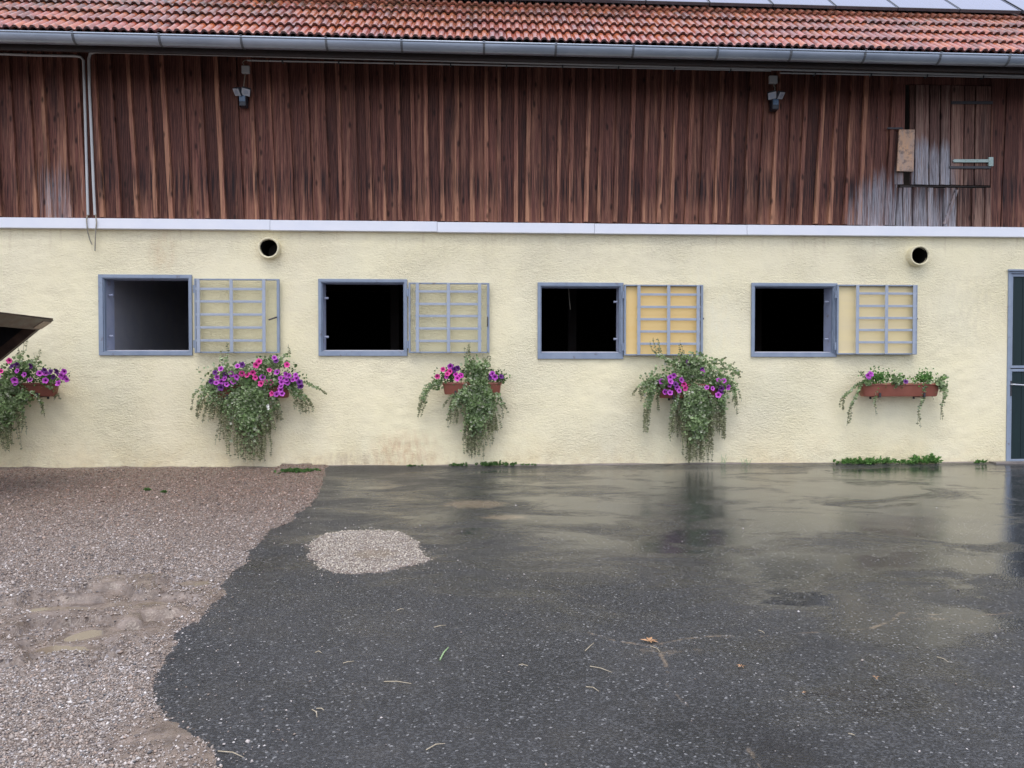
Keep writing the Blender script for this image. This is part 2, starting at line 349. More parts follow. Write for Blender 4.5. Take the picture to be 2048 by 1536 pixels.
M['magenta'] = m_petal('magenta_petal', (.55, .02, .35), (.85, .10, .62)); M['white'] = m_simple('white_petal', (.8, .8, .72), (.85, .84, .78), 9)
def m_glass():
    m = NT('acrylic_pane'); t = m.n('BsdfTransparent'); t.inputs[0].default_value = (.99, .99, .97, 1); g = m.n('BsdfGlossy'); g.inputs[1].default_value = .15
    fr = m.n('Fresnel'); fr.inputs[0].default_value = 1.16; mx = m.n('MixShader'); m.set(mx.inputs[0], fr.outputs[0])
    m.t.links.new(t.outputs[0], mx.inputs[1]); m.t.links.new(g.outputs[0], mx.inputs[2]); m.t.links.new(mx.outputs[0], m.t.nodes['Material Output'].inputs[0]); return m.mat
M['pane'] = m_glass()
def m_solar():
    m = NT('solar_glass'); x, y, z = m.xyz('obj')
    gx = m.math('PINGPONG', x, .078); l = m.math('LESS_THAN', gx, .004)
    col = m.mix(l, (.07, .085, .17), (.10, .12, .22)); return m.out(col, .12, None, spec=.9, coat=.35)
M['solar'] = m_solar()
def m_water():
    m = NT('muddy_water'); return m.out((.21, .165, .12), .05, m.bump(m.noise(m.pos(), 9, 2), .08, .003), spec=.6)
M['water'] = m_water()

# ------------------------------------------------------------------ the ground
def gridmesh(name, xs, ys, zf, mat, attrs, drop=None, smooth=True):
    X, Y = np.meshgrid(xs, ys); Z = zf(X, Y); nx, ny = len(xs), len(ys)
    me = bpy.data.meshes.new(name); co = np.stack([X, Y, Z], -1).reshape(-1, 3)
    me.vertices.add(nx * ny); me.vertices.foreach_set('co', co.ravel())
    i = np.arange((nx - 1) * (ny - 1)); r = i // (nx - 1); c = i % (nx - 1); a = r * nx + c
    q = np.stack([a, a + 1, a + 1 + nx, a + nx], -1)
    if drop is not None:
        d = drop(X, Y).ravel(); q = q[~d[q].all(1)]
    me.loops.add(q.size); me.loops.foreach_set('vertex_index', q.ravel().astype(np.int32))
    me.polygons.add(len(q)); me.polygons.foreach_set('loop_start', np.arange(0, q.size, 4, dtype=np.int32))
    me.polygons.foreach_set('use_smooth', np.ones(len(q), dtype=bool)); me.update(calc_edges=True)
    for k, f in attrs.items():
        at = me.attributes.new(k, 'FLOAT', 'POINT'); at.data.foreach_set('value', f(X, Y).ravel().astype(np.float32))
    me.materials.append(mat); me.validate()
    o = bpy.data.objects.new(name, me); COL.objects.link(o); return o
def poly_sd(X, Y, P):     # signed distance, positive inside
    P = np.array(P); ins = np.zeros(X.shape, bool); dm = np.full(X.shape, 1e9)
    for i in range(len(P)):
        x0, y0 = P[i]; x1, y1 = P[(i + 1) % len(P)]; ex, ey = x1 - x0, y1 - y0
        t = np.clip(((X - x0) * ex + (Y - y0) * ey) / (ex * ex + ey * ey + 1e-12), 0, 1)
        dm = np.minimum(dm, np.hypot(X - x0 - t * ex, Y - y0 - t * ey))
        c = ((y0 > Y) != (y1 > Y)); xc = x0 + (Y - y0) * ex / (ey if ey else 1e-12); ins ^= c & (X < xc)
    return np.where(ins, dm, -dm)
def line_d(X, Y, P):
    dm = np.full(X.shape, 1e9)
    for (x0, y0), (x1, y1) in zip(P[:-1], P[1:]):
        ex, ey = x1 - x0, y1 - y0; t = np.clip(((X - x0) * ex + (Y - y0) * ey) / (ex * ex + ey * ey + 1e-12), 0, 1)
        dm = np.minimum(dm, np.hypot(X - x0 - t * ex, Y - y0 - t * ey))
    return dm
edge_px = [(655, 941), (645, 962), (640, 985), (618, 1012), (594, 1030), (588, 1045), (548, 1058), (520, 1078), (503, 1102), (492, 1128), (466, 1146), (448, 1168), (455, 1192), (428, 1215), (408, 1240), (352, 1272), (338, 1310), (318, 1352), (312, 1400), (340, 1424), (396, 1462), (424, 1496), (434, 1536)]
gp = [(W(655, 941)[0], 0.3)] + [G(*p) for p in edge_px] + [(-1.3, -9.5), (-1.6, -14), (-30, -14), (-30, .3)]
pp = [G(*p) for p in [(613, 1085), (640, 1068), (690, 1061), (755, 1060), (815, 1064), (838, 1080), (852, 1102), (868, 1120), (828, 1136), (752, 1149), (700, 1152), (640, 1142), (612, 1120)]]
def gsd(X, Y):
    n = .045 * fbm(X, Y, 6, 3) + .035 * fbm(X, Y, 26, 3, 4)
    a = poly_sd(X, Y, gp); b = poly_sd(X, Y, pp); return np.maximum(a, b) + n
def asph_z(X, Y):
    z = .007 * fbm(X, Y, .55, 3, 2) + .002 * fbm(X, Y, 3.0, 2, 5)
    return z + .035 * sstep(-.42, -.02, Y) * (X > -2.6) * (1 + .4 * vn(X, Y, 1.3, 3))
def blobs(X, Y, L):
    r = np.zeros(X.shape)
    for px, py, rx, ry, k in L:
        x, y = G(px, py); r = np.maximum(r, k * np.clip(1.25 - np.hypot((X - x) / rx, (Y - y) / ry), 0, 1))
    return r
seam1 = [G(*p) for p in [(1170, 1262), (1230, 1280), (1300, 1290), (1370, 1276), (1450, 1270), (1520, 1272), (1560, 1268), (1650, 1262), (1740, 1256), (1785, 1240), (1800, 1225), (1860, 1228), (1940, 1232), (2030, 1225)]]
seam2 = [G(*p) for p in [(1300, 1285), (1325, 1312), (1335, 1340), (1333, 1370), (1370, 1405), (1410, 1432), (1470, 1450), (1500, 1500), (1520, 1536)]]
seam3 = [G(*p) for p in [(1540, 1540), (1620, 1500), (1660, 1536)]]
seam4 = [G(*p) for p in [(1030, 1142), (1080, 1165), (1130, 1178), (1180, 1200), (1230, 1228)]]
def a_mud(X, Y):
    s = np.minimum(np.minimum(line_d(X, Y, seam1), line_d(X, Y, seam2)), line_d(X, Y, seam4) * 1.4)
    m_ = np.clip(.50 - s / .055, 0, .50) * (.95 + .9 * vn(X, Y, 6.5, 4))
    m_ = np.maximum(m_, blobs(X, Y, [(950, 1008, .42, .32, .8), (1010, 1035, .3, .16, .7), (1322, 1300, .14, .11, .42), (1370, 1300, .25, .07, .34), (1440, 1272, .2, .04, .34), (1880, 1240, .4, .10, .36)]))
    e = -poly_sd(X, Y, gp); m_ = np.maximum(m_, .30 * np.clip(1 - e / .10, 0, 1)); e = -poly_sd(X, Y, pp)
    return np.maximum(m_, .35 * np.clip(1 - e / .12, 0, 1))
def a_wet(X, Y):
    far = sstep(-7.2, -4.0, Y) * (.35 + .25 * sstep(-2.5, 1.0, X)) + .26 * sstep(-.3, 2.2, X) * sstep(-8.6, -6.5, Y)
    r = blobs(X, Y, [(1450, 985, 2.2, .9, .65), (1150, 1060, 1.1, .9, .55), (1700, 1080, 1.6, 1.2, .55), (1930, 972, 1.0, .30, 1.1), (960, 1000, .8, .35, .6), (1880, 1260, .9, .5, 1.0), (1830, 1360, .7, .45, .95), (1650, 1200, 1.2, .6, .7), (1900, 1080, .9, .9, .8), (760, 1020, 1.2, .6, .4)])
    return np.maximum(far, r * (.75 + 1.5 * fbm(X, Y, 2.2, 3, 15))) - .35 * sstep(-.45, -.1, Y)
def a_dark(X, Y): return blobs(X, Y, [(1570, 1500, .18, .2, .8), (1440, 1440, .3, .12, .35), (1780, 1075, .35, .25, .3), (1600, 1290, .3, .1, .3)])
ys = []; y = -9.4
while y < .06: ys.append(y); y += .011 + .0033 * max(0, (y + D) - 2.0)
ys = [-60, -30, -18, -14, -11.5, -10.2, -9.7] + ys + [.08]
xs = np.concatenate([[-60, -30, -15], np.arange(-8, -3.2, .08), np.arange(-3.2, 7.6, .018), np.arange(7.6, 10, .1), [12, 18, 40, 60]])
kind(gridmesh('asphalt_yard', xs, np.array(ys), lambda X, Y: asph_z(X, Y) - .07 * sstep(.10, .22, poly_sd(X, Y, gp)), M['asphalt'], dict(mud=a_mud, wet=a_wet, dark=a_dark)), 'structure')
rut_c = [[(40, 1170), (150, 1150), (300, 1150), (430, 1160)], [(60, 1215), (180, 1200), (300, 1192), (400, 1185)], [(60, 1262), (160, 1250), (260, 1240), (360, 1222)], [(120, 1300), (220, 1290), (300, 1275)]]
rut_c = [[G(*p) for p in r] for r in rut_c]
gcx, gcy = G(230, 1225)
PUD = [(172, 1272, .11, .085, 'in the deepest wheel rut, brightest of them'), (145, 1220, .20, .07, 'in the middle of the rutted gravel'), (285, 1155, .11, .06, 'at the upper edge of the ruts'), (392, 1168, .10, .06, 'near the asphalt edge beside the ruts'), (135, 1300, .13, .06, 'at the lower edge of the ruts'), (300, 1212, .17, .06, 'between the ruts, next to the asphalt')]
PL = .004
PUDG = [(*G(a, b), c, d) for a, b, c, d, e in PUD]
def rutmask(X, Y): return np.clip(1.35 - np.hypot((X - gcx) / 1.0, (Y - gcy) / .72), 0, 1)
def gravel_z(X, Y):
    sdv = gsd(X, Y); base = asph_z(X, Y)
    pt = np.clip(poly_sd(X, Y, pp) * 8 + 1, 0, 1)
    z = base - .018 + (.034 - .010 * pt) * sstep(-.05, .07, sdv) + .004 * fbm(X, Y, 22, 3, 1) * sstep(0, .1, sdv)
    rm = rutmask(X, Y) * sstep(.02, .30, sdv); u = (Y - gcy) * math.cos(.12) - (X - gcx) * math.sin(.12)
    rz = np.sin(u * 34 + 5 * vn(X, Y, 1.6, 8) * 2.2) * (.6 + 1.2 * vn(X, Y, 3.0, 9)); st_ = vn(X * .9 + .25 * Y, Y - .16 * X, 7.5, 31) + .5 * vn(X * .5, Y, 16, 33); z = z + sstep(.1, .5, rm) * (.052 * sstep(-.05, .02, st_) - .026 + .008 * rz + .010 * fbm(X, Y, 8, 3, 7))
    big = sstep(.2, .8, sdv); z = z + big * .012 * fbm(X, Y, 2.2, 3, 6)
    for k, (x, y, rx, ry) in enumerate(PUDG):
        d = np.hypot((X - x) / rx, (Y - y) / ry); w_ = sstep(2.0, 1.35, d); n_ = d + .9 * fbm(X, Y, 8, 3, 3 + k)
        z = z * (1 - w_) + w_ * (PL + .004 - .014 * sstep(1.0, .55, n_) + .004 * fbm(X, Y, 25, 2, k))
    return z + sstep(-.16, -.01, Y) * (.022 + .03 * fbm(X, Y, 2.6, 3, 14)) * (X < -2.2)
def g_mud(X, Y):
    sdv = gsd(X, Y)
    m_ = np.maximum(rutmask(X, Y) * (.80 - 1.1 * fbm(X, Y, 5, 2, 7)) + blobs(X, Y, [(a, b, c, d, .9) for a, b, c, d, e in PUD]), blobs(X, Y, [(340, 1470, .26, .22, 1.0), (430, 1165, .3, .2, .5), (330, 1300, .2, .3, .5), (380, 1520, .2, .15, .8)]))
    pm = poly_sd(X, Y, pp); m_ = np.maximum(m_, blobs(X, Y, [(745, 1110, .22, .22, .75)]) * (pm > 0))
    return np.maximum(m_, .5 * np.clip(1 - sdv / .06, 0, 1))
gy = []; y = -9.3
while y < .05: gy.append(y); y += .012 + .003 * max(0, (y + D) - 2.0)
gx = np.concatenate([[-40, -20, -12], np.arange(-9, -6.4, .08), np.arange(-6.4, -1.15, .018), np.arange(-1.1, .6, .05)])
gx = np.concatenate([[-40, -20, -12], np.arange(-9, -6.4, .08), np.arange(-6.4, -.25, .018)])
kind(gridmesh('gravel_yard', gx, np.array([-13.5, -11, -9.8] + gy), gravel_z, M['gravel'], dict(mud=g_mud, far=lambda X, Y: sstep(-5.4, -1.0, Y) + 0 * X), drop=lambda X, Y: gsd(X, Y) < -.14), 'structure')
gm = MB(); gm.face([(-300, -300, -.06), (300, -300, -.06), (300, 300, -.06), (-300, 300, -.06)])
o = kind(obj('ground', gm, M['concrete']), 'structure')

# loose stones as one countless layer
OCT = np.array([(1, 0, 0), (0, 1, 0), (-1, 0, 0), (0, -1, 0), (0, 0, 1), (0, 0, -1)], float)
OF = np.array([(0, 1, 4), (1, 2, 4), (2, 3, 4), (3, 0, 4), (1, 0, 5), (2, 1, 5), (3, 2, 5), (0, 3, 5)])
def stones(name, X, Y, Z, S, Cc, mat):
    n = len(X); ang = rng.random(n) * 6.28; ca, sa = np.cos(ang), np.sin(ang)
    v = OCT[None] * (1 + .7 * (rng.random((n, 6, 1)) - .5)) * S[:, None, None]
    v = v * np.stack([np.ones(n), .55 + .45 * rng.random(n), .40 + .35 * rng.random(n)], -1)[:, None, :]
    v[:, :, 2] += (rng.random((n, 1)) - .5) * .9 * v[:, :, 0]
    x = v[:, :, 0] * ca[:, None] - v[:, :, 1] * sa[:, None] + X[:, None]; y = v[:, :, 0] * sa[:, None] + v[:, :, 1] * ca[:, None] + Y[:, None]; z = v[:, :, 2] + Z[:, None]
    co = np.stack([x, y, z], -1).reshape(-1, 3); f = (OF[None] + (np.arange(n) * 6)[:, None, None]).reshape(-1, 3)
    me = bpy.data.meshes.new(name); me.vertices.add(len(co)); me.vertices.foreach_set('co', co.ravel())
    me.loops.add(f.size); me.loops.foreach_set('vertex_index', f.ravel().astype(np.int32)); me.polygons.add(len(f))
    me.polygons.foreach_set('loop_start', np.arange(0, f.size, 3, dtype=np.int32)); me.update(calc_edges=True)
    at = me.color_attributes.new('col', 'FLOAT_COLOR', 'POINT'); c4 = np.concatenate([np.repeat(Cc, 6, 0), np.ones((n * 6, 1))], 1).astype(np.float32)
    at.data.foreach_set('color', c4.ravel()); me.materials.append(mat); o = bpy.data.objects.new(name, me); COL.objects.link(o); return o
PAL = np.array([(.37, .315, .275), (.26, .21, .175), (.48, .43, .40), (.18, .15, .135), (.34, .26, .21), (.60, .56, .53), (.13, .125, .125)])
PW = [.26, .26, .13, .12, .15, .04, .04]
N = 210000; u = rng.random(N); zz = 2.0 * (9.8 / 2.0) ** u; X = (rng.random(N) - .5) * 2; X = -.9 * zz * .76 * rng.random(N) + .05 * zz; Y = -D + zz
sdv = gsd(X, Y); mudv = g_mud(X, Y); pin = poly_sd(X, Y, pp) > 0
keep = (sdv > -.01) & (rng.random(N) < 1.06 - mudv * 1.05); keep &= (Y < -.05)
X, Y, pin = X[keep], Y[keep], pin[keep]; S = np.clip(.0039 * np.exp(rng.normal(0, .42, len(X))), .0025, .013) * (1 + .14 * np.clip(Y + D - 3, 0, 5))
cc = PAL[rng.choice(len(PAL), len(X), p=PW)] * (.75 + .5 * rng.random((len(X), 1))); fr = sstep(-6, -1, Y)[:, None]; cc = cc * (1 - .35 * fr * np.array([.6, 1.0, 1.2]))
cc[pin] = cc[pin] * .5 + np.array([.38, .35, .285]); S[pin] *= .75
tag(kind(stones('gravel_stones', X, Y, gravel_z(X, Y) + S * .25, S, cc, M['pebble']), 'stuff'), 'loose wet pinkish grey gravel strewn over the left yard', 'gravel')
N = 16000; zz = 2.0 + 6.5 * rng.random(N) ** 1.4; X = (rng.random(N) * 1.5 - .72) * zz * 1.0; Y = -D + zz; sdv = gsd(X, Y)
pk = (sdv < 0) & ((rng.random(N) < .035) | (rng.random(N) < np.exp(sdv / .16) * 1.3)); X, Y = X[pk], Y[pk]
S = np.clip(.0028 * np.exp(rng.normal(0, .5, len(X))), .0015, .010)
cc = PAL[rng.choice(len(PAL), len(X), p=[.2, .1, .3, .05, .05, .28, .02])] * (.8 + .4 * rng.random((len(X), 1)))
tag(kind(stones('scattered_grit', X, Y, asph_z(X, Y) + S * .35, S, cc, M['pebble']), 'stuff'), 'single pale grit stones scattered over the dark wet asphalt', 'grit')
# shallow puddles standing in the wheel ruts
for (px, py, rx, ry, nm) in PUD:
    x, y = G(px, py); pm = MB(); zz = PL
    pm.face([(x + 1.15 * rx * math.cos(a) * (1 + .5 * vn(px + math.cos(a), py + math.sin(a), 1.7)), y + 1.15 * ry * math.sin(a) * (1 + .6 * vn(py + math.cos(a), px + math.sin(a), 1.3)), zz) for a in [i * 6.2832 / 28 for i in range(28)]])
    o = obj('puddle', pm, M['water']); tag(o, 'small muddy puddle ' + nm, 'puddle', 'puddles in the wheel ruts')

# ------------------------------------------------------------------ the barn
barn = thing('barn', (0, 0, 0), 'long stable barn with yellow plaster below, brown timber above and red tiled roof', 'barn')
XL, XR = -9.6, 11.0; ZT = W(957, 447)[1] - .01; DEPTH = 7.5; TH = .28
WIN = [dict(o=(198, 549, 386, 711), i=(207, 556, 380, 704)), dict(o=(637, 558, 815, 712), i=(643, 564, 809, 704)), dict(o=(1075, 565, 1246, 718), i=(1081, 572, 1240, 707)), dict(o=(1502, 566, 1672, 714), i=(1508, 572, 1666, 707))]
PIPE = [(541, 498), (1832, 513)]
def rect(r, y=0):
    x0, z1 = W(r[0], (r[1]), y); x1, z0 = W(r[2], r[3], y); return x0, x1, z0, z1
DX0 = W(2014, 700)[0]; DX1 = DX0 + 1.30; DZ1 = W(2020, 541)[1]
holes = [rect(w_['i']) for w_ in WIN] + [(DX0, DX1, -.2, DZ1)]
for px, py in PIPE:
    cx, cz = W(px, py); holes.append((cx - .15, cx + .15, cz - .15, cz + .15))
def lines(a, b, st, cuts):
    c = sorted(set([a, b] + [k for k in cuts if a < k < b])); r = []
    for p, q in zip(c[:-1], c[1:]): n = max(1, int(round((q - p) / st))); r += list(np.linspace(p, q, n, endpoint=False))
    return np.array(r + [b])
lx = lines(XL, XR, .03, [h for q in holes for h in q[:2]]); lz = lines(-.1, ZT, .03, [h for q in holes for h in q[2:]])
Xg, Zg = np.meshgrid(lx, lz)
dmin = np.full(Xg.shape, 9.)
for (a, b, c, d) in holes:
    dx = np.maximum(np.maximum(a - Xg, Xg - b), 0); dz = np.maximum(np.maximum(c - Zg, Zg - d), 0); dmin = np.minimum(dmin, np.hypot(dx, dz))
rough_m = .35 + .65 * sstep(-.1, .25, fbm(Xg, Zg, .7, 2, 12))
disp = sstep(.0, .12, dmin) * (.009 * fbm(Xg, Zg, 1.2, 3, 20) + rough_m * (.0075 * fbm(Xg, Zg * 1.5, 9, 2, 22)))
pm = MB(); nx = len(lx); pm.v = np.stack([Xg, -disp, Zg], -1).reshape(-1, 3).tolist()
for j in range(len(lz) - 1):
    zc = (lz[j] + lz[j + 1]) / 2
    hh = [h for h in holes if h[2] < zc < h[3]]
    for i in range(nx - 1):
        xc = (lx[i] + lx[i + 1]) / 2
        if any(h[0] < xc < h[1] for h in hh): continue
        a = j * nx + i; pm.f.append((a, a + 1, a + 1 + nx, a + nx))
for px, py in PIPE:
    cx, cz = W(px, py); K = 32; ring = []; sq = []
    for k in range(K):
        a = 6.28318530718 * k / K; c, s = math.cos(a), math.sin(a); q = .15 / max(abs(c), abs(s)); ring.append((cx + .115 * c, 0, cz + .115 * s)); sq.append((cx + q * c, 0, cz + q * s))
    pm.grid([sq, ring], 0, True)
pm.m = [0] * len(pm.f)
plaster = obj('plaster_wall', pm, M['plaster'], barn, smooth=True)
# wall thickness: reveals of each opening and the inner face
for k, (a, b, c, d) in enumerate(holes[:5]):
    r = MB()
    for q in ([(a, 0, c), (a, TH, c), (a, TH, d), (a, 0, d)], [(b, 0, c), (b, 0, d), (b, TH, d), (b, TH, c)], [(a, 0, d), (a, TH, d), (b, TH, d), (b, 0, d)], [(a, 0, c), (b, 0, c), (b, TH, c), (a, TH, c)]): r.face(q)
    obj('reveal', r, M['reveal'] if k < 4 else M['plaster'], barn)
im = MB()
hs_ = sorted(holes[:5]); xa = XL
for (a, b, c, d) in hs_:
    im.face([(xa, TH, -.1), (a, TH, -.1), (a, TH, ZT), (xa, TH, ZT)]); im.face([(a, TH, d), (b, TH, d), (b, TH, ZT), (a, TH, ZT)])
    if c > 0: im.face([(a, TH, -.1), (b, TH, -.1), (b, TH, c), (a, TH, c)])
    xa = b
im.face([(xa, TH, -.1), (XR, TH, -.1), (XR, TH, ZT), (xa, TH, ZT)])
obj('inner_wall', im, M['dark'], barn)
# closed shell of the building behind
PHI = math.atan(1310 / 1480); CP, SP = math.cos(PHI), math.sin(PHI)
GY = -1.0
xa_, za_ = W(0, 62, GY); xb_, zb_ = W(2048, 111, GY); GB = (zb_ - za_) / (xb_ - xa_); GA = za_ - GB * xa_
def lip(x): return GA + GB * x
YE = -.90
def roofp(x, s, n=0.0): return (x, YE + s * CP - n * SP, lip(x) + .045 + s * SP + n * CP)
ridge_s = (DEPTH / 2 - YE) / CP
sh = MB(); zc = roofp(0, ridge_s)[2]
ZW = roofp(XL, .9)[2] - .3
sh.box(XL - .12, XL, 0.02, DEPTH, -.1, ZW); sh.box(XR, XR + .12, .02, DEPTH, -.1, ZW - .9); sh.box(XL, XR, DEPTH - .2, DEPTH, -.1, ZW - .2)
for x in (XL - .12, XR): sh.hexa([(x, .1, ZW - 1), (x + .12, .1, ZW - 1), (x + .12, DEPTH / 2, zc - .1), (x, DEPTH / 2, zc - .1), (x, DEPTH - .1, ZW - 1), (x + .12, DEPTH - .1, ZW - 1), (x + .12, DEPTH / 2 + .05, zc - .1), (x, DEPTH / 2 + .05, zc - .1)])
obj('side_and_back_walls', sh, M['plaster'], barn).name = 'outer_shell'
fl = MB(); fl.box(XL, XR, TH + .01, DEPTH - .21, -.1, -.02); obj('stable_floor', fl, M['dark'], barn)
ln = MB(); ln.box(XL + .01, XR - .01, DEPTH - .26, DEPTH - .205, -.01, ZT - .13); ln.box(XL + .005, XL + .04, TH + .01, DEPTH - .27, -.01, ZT - .13); obj('shade_lining', ln, M['shade_black'], barn)  # sheets added inside the walls, shade in their colour, so openings stay black
cl = MB(); cl.box(XL, XR, .14, DEPTH - .21, ZT - .12, ZT - .02); obj('hayloft_floor', cl, M['eave'], barn)
x0, _ = W(208, 630, TH)
pt = MB(); pt.box(x0 - .14, x0 + .0, TH + .005, 3.2, -.02, ZT - .13); obj('stall_partition', pt, M['intwall'], barn)
bm_ = MB(); bm_.box(-4.2, 7, 3.0, 3.12, .3, 1.25); 
for x in (-1.5, 1.55, 4.8): bm_.box(x, x + .14, 2.86, 2.99, 0, ZT - .13)
obj('stall_boards', bm_, M['eave'], barn)
cx0, cz0 = W(1137, 575, .8); cx1, cz1 = W(1141, 619, .8)
tb = MB(); tb.tube([(cx0, .8, ZT - .13), (cx0, .8, cz0), (cx0 + .012, .8, (cz0 + cz1) / 2), (cx1, .8, cz1)], .006, 5); tag(obj('hanging_cord', tb, M['cable']), 'pale cord hanging inside the third window opening', 'cord')

# windows: angle-iron frame, pegs in the reveal
LBW = ['window frame above bare plaster, leftmost opening']
for k, w_ in enumerate(WIN):
    X0, X1, Z0, Z1 = rect(w_['o']); a, b, c, d = rect(w_['i'])
    f = MB(); f.box(X0, X1, -.028, -.002, d, Z1); f.box(X0, X1, -.028, -.002, Z0, c); f.box(X0, a, -.0285, -.002, c, d); f.box(b, X1, -.0285, -.002, c, d)
    f.box(a, b, -.010, .045, d - .012, d - .001); f.box(a, a + .012, -.010, .045, c + .012, d - .012); f.box(b - .012, b, -.010, .045, c + .012, d - .012); f.box(a, b, -.010, .045, c + .001, c + .012)
    win = obj('window_frame', f, M['steel'], barn, bevel=.003)
    for fz in (.22, .78):
        side = a + .02 if k < 2 else b - .02
        pg = MB(); z_ = c + (d - c) * fz; pg.tube([(side, .10, z_), (side + (.05 if k < 2 else -.05), .10, z_)], .014, 8); obj('peg', pg, M['reveal'], win, smooth=False)
    sl = MB(); sl.hexa([(a + .013, .046, c + .002), (b - .013, .046, c + .002), (b - .013, .046, c + .022), (a + .013, .046, c + .022), (a + .013, TH - .01, c + .002), (b - .013, TH - .01, c + .002), (b - .013, TH - .01, c + .032), (a + .013, TH - .01, c + .032)]); obj('sill', sl, M['intwall'], win)
# barred shutters folded back against the wall
SHU = [dict(o=(388, 557, 559, 706), v=(397, 463, 528), h=(578, 603, 629, 655, 681), p='pane'), dict(o=(817, 565, 979, 706), v=(835, 897, 959), h=(583, 608, 632, 657, 682), p='pane'),
       dict(o=(1249, 569, 1406, 711), v=(1277.5, 1337, 1396), h=(589, 614, 638.5, 663, 687.5), p='yellow'), dict(o=(1675, 569, 1834, 709), v=(1714.5, 1772.5, 1828), h=(587, 612, 636, 660, 684.5), p='beige')]
slabel = ['leftmost shutter', '', '', '']
for k, s in enumerate(SHU):
    Y0 = -.085; X0, X1, Z0, Z1 = rect(s['o'], Y0); t = .028
    f = MB(); f.box(X0, X1, Y0, Y0 + .045, Z1 - .018, Z1); f.box(X0, X1, Y0, Y0 + .045, Z0, Z0 + .018); f.box(X0, X0 + .022, Y0 + .001, Y0 + .045, Z0 + .018, Z1 - .018)
    f.box(X1 - .032, X1, Y0 + .001, Y0 + .045, Z0 + .018, Z1 - .018)
    shu = obj('shutter', f, M['steel'], barn, bevel=.002, label=[None, None, 'barred shutter backed by a bright yellow panel', 'barred shutter backed by a dull beige panel'][k])
    pn = MB(); pn.box(X0 + .02, X1 - .02, Y0 + .047, Y0 + .053, Z0 + .01, Z1 - .01)
    obj('pane' if s['p'] == 'pane' else 'backing_panel', pn, M[s['p']], shu)
    for px in s['v']:
        x, _ = W(px, 632, Y0 - .02); b = MB(); b.box(x - .0215, x + .0215, Y0 - .030, Y0 - .024, Z0 + .004, Z1 - .004); b.box(x - .0215, x + .0215, Y0 - .024, Y0 - .001, Z1 - .012, Z1 - .004); b.box(x - .0215, x + .0215, Y0 - .024, Y0 - .001, Z0 + .004, Z0 + .012); obj('upright_bar', b, M['bar'], shu, bevel=.002)
    xs0, _ = W(s['v'][0], 632, Y0); xs1, _ = W(s['v'][2], 632, Y0)
    for py in s['h']:
        _, z = W(s['v'][1], py, Y0 - .02); b = MB(); b.box(xs0 - .028, xs1 + .026, Y0 - .022, Y0 - .016, z - .0155, z + .0155); obj('cross_bar', b, M['bar'], shu, bevel=.002)
    for fz in (.12, .86): hg = MB(); z = Z0 + (Z1 - Z0) * fz; hg.tube([(X0 - .012, Y0 + .02, z - .05), (X0 - .012, Y0 + .02, z + .05)], .013, 8); obj('hinge', hg, M['steel'], shu)
    lt = MB()
    if k == 0: (hx, hz), (hx2, hz2) = W(553, 634, Y0 - .03), W(538, 640, Y0 - .03); lt.tube([(hx, Y0 - .012, hz), (hx2, Y0 - .05, hz2)], .010, 8)
    elif k == 1: hx, hz = W(975, 643, Y0 - .03); lt.tube([(hx, Y0 - .002, hz - .06), (hx, Y0 - .035, hz - .05), (hx, Y0 - .035, hz + .05), (hx, Y0 - .002, hz + .06)], .007, 8)
    else: hx, hz = W(s['o'][2], 637, Y0); lt.tube([(hx, Y0 + .02, hz), (hx + .018, Y0 + .02, hz)], .012, 8)
    obj('latch', lt, M['iron'], shu)
# clay vent pipes
for k, (px, py) in enumerate(PIPE):
    cx, cz = W(px, py); rows = []
    for (r, y) in ((.140, .01), (.138, -.09), (.133, -.10), (.120, -.101), (.112, -.09), (.108, -.06)):
        rows.append([(cx + r * math.cos(a) * (1 + .012 * math.sin(3 * a + k)), y, cz + r * math.sin(a) * (1 + .01 * math.cos(2 * a))) for a in [6.28318 * j / 36 for j in range(36)]])
    p = MB(); p.grid(rows, 0, True); vp = obj('vent_pipe', p, M['plaster'], barn, smooth=True)
    p = MB(); p.grid([[(cx + r * math.cos(a), y, cz + r * math.sin(a)) for a in [6.28318 * j / 36 for j in range(36)]] for r, y in ((.109, -.085), (.1075, .0), (.1075, .6))], 0, True); obj('bore', p, M['shade_black'], vp, smooth=True)  # bore coloured near-black for the darkness inside the pipe
# white rail
jx = [-40, W(543, 445)[0], W(875, 455)[0], W(1187, 457)[0], W(1490, 460)[0], 40]
for i in range(5):
    a, b = max(jx[i], XL) + .002, min(jx[i + 1], XR) - .002
    t = MB(); zo = [.010, .006, 0, -.002, 0][i]; zb0 = W(957, 467)[1] + zo; zt0 = W(957, 447)[1] + zo
    t.hexa([(a, -.078, zb0), (b, -.078, zb0), (b, -.075, zt0), (a, -.075, zt0), (a, .02, zb0), (b, .02, zb0), (b, .02, zt0 + .015), (a, .02, zt0 + .015)]); obj('rail_board', t, M['trim'], barn, bevel=.004)
ZB = W(957, 447)[1] + .017
